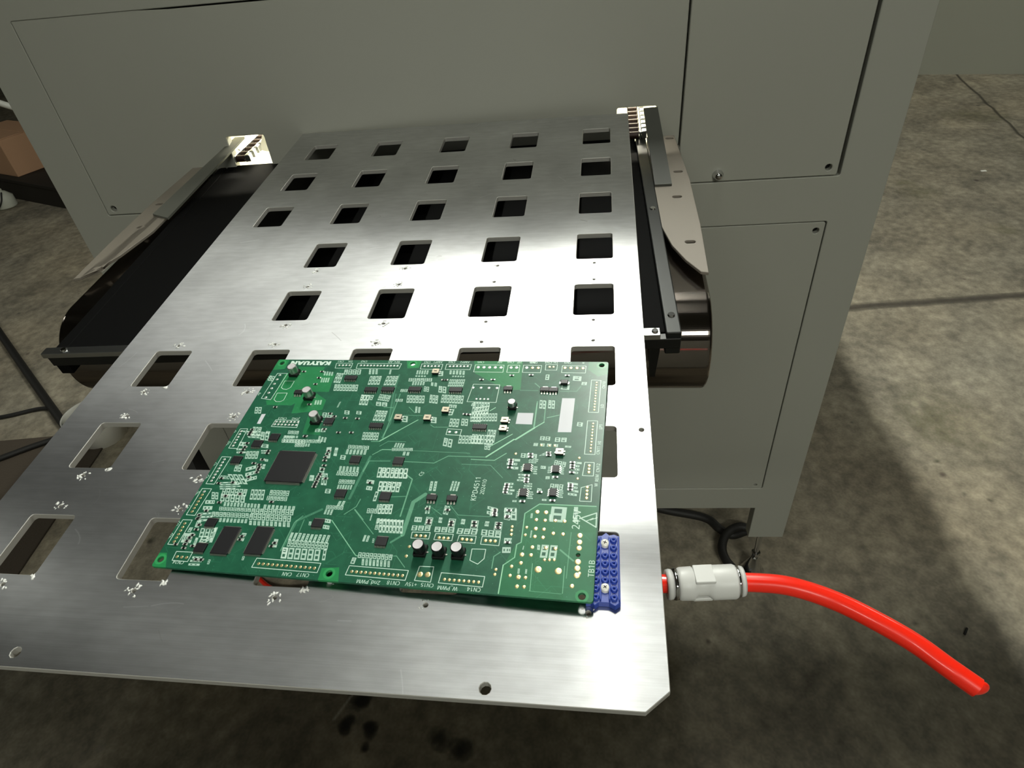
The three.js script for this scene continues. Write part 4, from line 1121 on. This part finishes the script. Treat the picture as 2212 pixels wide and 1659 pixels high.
// ---------- things on the floor ----------
{
  const rubber = std(0x1b1a18, 0.6);
  const c = mesh('floor_cable', tube([[-2.9, 0.012, -1.68], [-2.22, 0.012, -1.086], [-1.592, 0.012, -0.548], [-1.45, 0.012, -0.43]], 0.0125, 60, 12), rubber); tag(c, 'thick straight black cable on the floor left of the plate', 'cable');
  const t = mesh('floor_cable', tube([[-2.4, 0.006, -0.55], [-1.839, 0.006, -0.586], [-1.72, 0.006, -0.625], [-1.668, 0.006, -0.615], [-1.62, 0.006, -0.57]], 0.0065, 60, 10), rubber); tag(t, 'thin black cable bending into the thick cable on the floor', 'cable');
  const u = mesh('floor_cable', tube([[-2.1, 0.014, -0.2], [-1.80, 0.014, -0.325], [-1.692, 0.014, -0.393], [-1.598, 0.014, -0.457], [-1.45, 0.014, -0.53]], 0.008, 60, 10), rubber); tag(u, 'black cable crossing the brown mat left of the plate', 'cable');
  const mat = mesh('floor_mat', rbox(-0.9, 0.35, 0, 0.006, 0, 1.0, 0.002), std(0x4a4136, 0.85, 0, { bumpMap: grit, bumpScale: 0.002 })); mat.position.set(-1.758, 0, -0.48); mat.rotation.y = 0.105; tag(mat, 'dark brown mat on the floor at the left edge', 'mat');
  const ring = thing('coiled_cable', 'black cable with a loop lying on the floor under the machine', 'cable');
  mesh('cable', tube([[-0.1, 0.01, -0.3], [0.161, 0.01, -0.204], [0.261, 0.01, -0.174], [0.282, 0.01, -0.146], [0.303, 0.01, -0.13], [0.345, 0.011, -0.142], [0.362, 0.018, -0.132], [0.345, 0.026, -0.133], [0.318, 0.03, -0.137], [0.289, 0.026, -0.12], [0.274, 0.02, -0.087], [0.278, 0.016, -0.058], [0.292, 0.013, -0.035], [0.303, 0.01, -0.012], [0.300, 0.01, 0.01]], 0.0095, 160, 12), rubber, ring);
  const tri = mesh('floor_wedge', new THREE.ConeGeometry(0.075, 0.12, 4).rotateY(0.6).translate(0, 0.06, 0), std(0x1d1c1a, 0.7)); tri.position.set(-1.05, 0, -0.34); tag(tri, 'dark pointed block on the floor seen through a plate hole', 'block');
  const cup = thing('white_tub', 'white plastic tub on the floor half hidden by the left plate edge', 'tub'); cup.position.set(-1.43, 0, -0.50);
  mesh('wall', new THREE.LatheGeometry([V2(0, 0), V2(0.062, 0), V2(0.075, 0.09), V2(0.078, 0.092), V2(0.072, 0.092), V2(0.058, 0.005), V2(0, 0.005)], 40), std(0xf0efe6, 0.4), cup);
  const chip = mesh('floor_chip', rbox(-0.011, 0.011, 0, 0.004, -0.006, 0.006, 0.001), std(0xf4f3ea, 0.4)); chip.position.set(1.801, 0, -2.138); tag(chip, 'small white plastic scrap on the floor right of the machine', 'scrap');
  const pin = mesh('floor_pin', new THREE.CapsuleGeometry(0.0022, 0.014, 4, 10).rotateZ(Math.PI / 2).rotateY(0.9), std(0x23221f, 0.5, 0.4)); pin.position.set(0.694, 0.0022, 0.089); tag(pin, 'tiny dark metal pin on the floor beside the red hose end', 'pin');
  const wc = mesh('hanging_cable', tube([[-2.75, 1.05, -1.75], [-2.62, 0.80, -1.93], [-2.585, 0.715, -1.965], [-2.565, 0.66, -1.97], [-2.52, 0.615, -1.99], [-2.3, 0.5, -2.1], [-1.9, 0.45, -2.2]], 0.014, 60, 10), std(0xe4e4dc, 0.4)); tag(wc, 'white cable drooping in the background at the far left edge', 'cable');
  // far left, behind the machine
  const black = std(0x0b0a08, 0.35), dark = std(0x201a10, 0.8), TURN = -0.416;
  const spot = (lx, lz) => [-2.94 + lx * Math.cos(TURN) + lz * Math.sin(TURN), -2.376 - lx * Math.sin(TURN) + lz * Math.cos(TURN)];
  const cab = thing('dark_cabinet', 'tall black equipment cabinet in the background left of the machine', 'cabinet'); { const [x, z] = spot(0, -0.62); cab.position.set(x, 0, z); } cab.rotation.y = TURN;
  mesh('body', rbox(-0.9, 0.9, 0.03, 1.9, -0.6, -0.02, 0.01), black, cab);
  mesh('door', rbox(-0.89, -0.005, 0.06, 1.86, -0.022, 0.0, 0.006), black, cab); mesh('door', rbox(0.005, 0.89, 0.06, 1.86, -0.022, 0.0, 0.006), black, cab);
  mesh('plinth', box(-0.88, 0.88, 0, 0.03, -0.58, -0.04), black, cab);
  mesh('door_handle', merge([rbox(-0.3, -0.14, 0.335, 0.345, 0.018, 0.028, 0.004), box(-0.28, -0.27, 0.336, 0.344, 0, 0.02), box(-0.17, -0.16, 0.336, 0.344, 0, 0.02)]), chrome, cab);
  const pal = thing('dark_stand', 'low dark wooden stand under the brown cardboard box', 'stand'); { const [x, z] = spot(0, 0); pal.position.set(x, 0, z); } pal.rotation.y = TURN;
  mesh('deck', rbox(-0.75, 0.5, 0.1, 0.12, -0.55, -0.01, 0.003), dark, pal); for (const z of [-0.53, -0.28, -0.05]) mesh('runner', rbox(-0.75, 0.5, 0, 0.1, z - 0.03, z + 0.035, 0.003), dark, pal);
  const crate = thing('cardboard_box', 'brown cardboard box on the low dark stand at the left edge', 'box'); crate.position.set(-3.243, 0.12, -2.72); crate.rotation.y = TURN;
  const card = std(0xc49a78, 0.8);
  mesh('carton', rbox(-0.2, 0.2, 0, 0.2, -0.14, 0.14, 0.004), card, crate); mesh('flap', rbox(-0.2, 0.2, 0.2, 0.205, -0.14, -0.002, 0.002), card, crate); mesh('flap', rbox(-0.2, 0.2, 0.2, 0.205, 0.002, 0.14, 0.002), card, crate);
  const jug = thing('white_jug', 'white plastic jug with a thin wire handle on the floor', 'jug'); jug.position.set(-3.17, 0, -2.39);
  mesh('body', new THREE.LatheGeometry([V2(0, 0), V2(0.05, 0), V2(0.056, 0.01), V2(0.056, 0.06), V2(0.03, 0.085), V2(0.02, 0.09), V2(0.02, 0.1), V2(0, 0.1)], 32), std(0xc9cbbd, 0.45), jug);
  mesh('wire_handle', tube([[-0.035, 0.085, 0.02], [-0.03, 0.03, 0.07], [0.01, 0.02, 0.075], [0.04, 0.05, 0.06], [0.035, 0.09, 0.02]], 0.004, 40, 8), rubber, jug);
}
// an added, unseen cabinet behind the camera keeps the front lamps off the near floor
{
  const o = thing('blocker_cabinet', 'unseen grey cabinet added behind the camera to block the front lamps', 'cabinet'); o.position.set(-0.2, 0, 1.75);
  mesh('carcass', rbox(-1.5, 1.5, 0.05, 1.3, -0.4, 0.4, 0.01), paint, o);
  for (let i = 0; i < 4; i++) { const d = mesh('door', rbox(-1.49 + i * 0.745, -0.755 + i * 0.745, 0.08, 1.3 - 0.03, -0.418, -0.4, 0.004), paint, o); mesh('handle', cylY(0.006, 0.6, 0.75, -0.8 + i * 0.745, -0.43, 10), chrome, d); }
  mesh('plinth', box(-1.46, 1.46, 0, 0.05, -0.36, 0.36), darkGap, o);
}
scene.traverse(o => { if (o.isMesh) o.castShadow = o.receiveShadow = true; });
renderer.render(scene, camera);
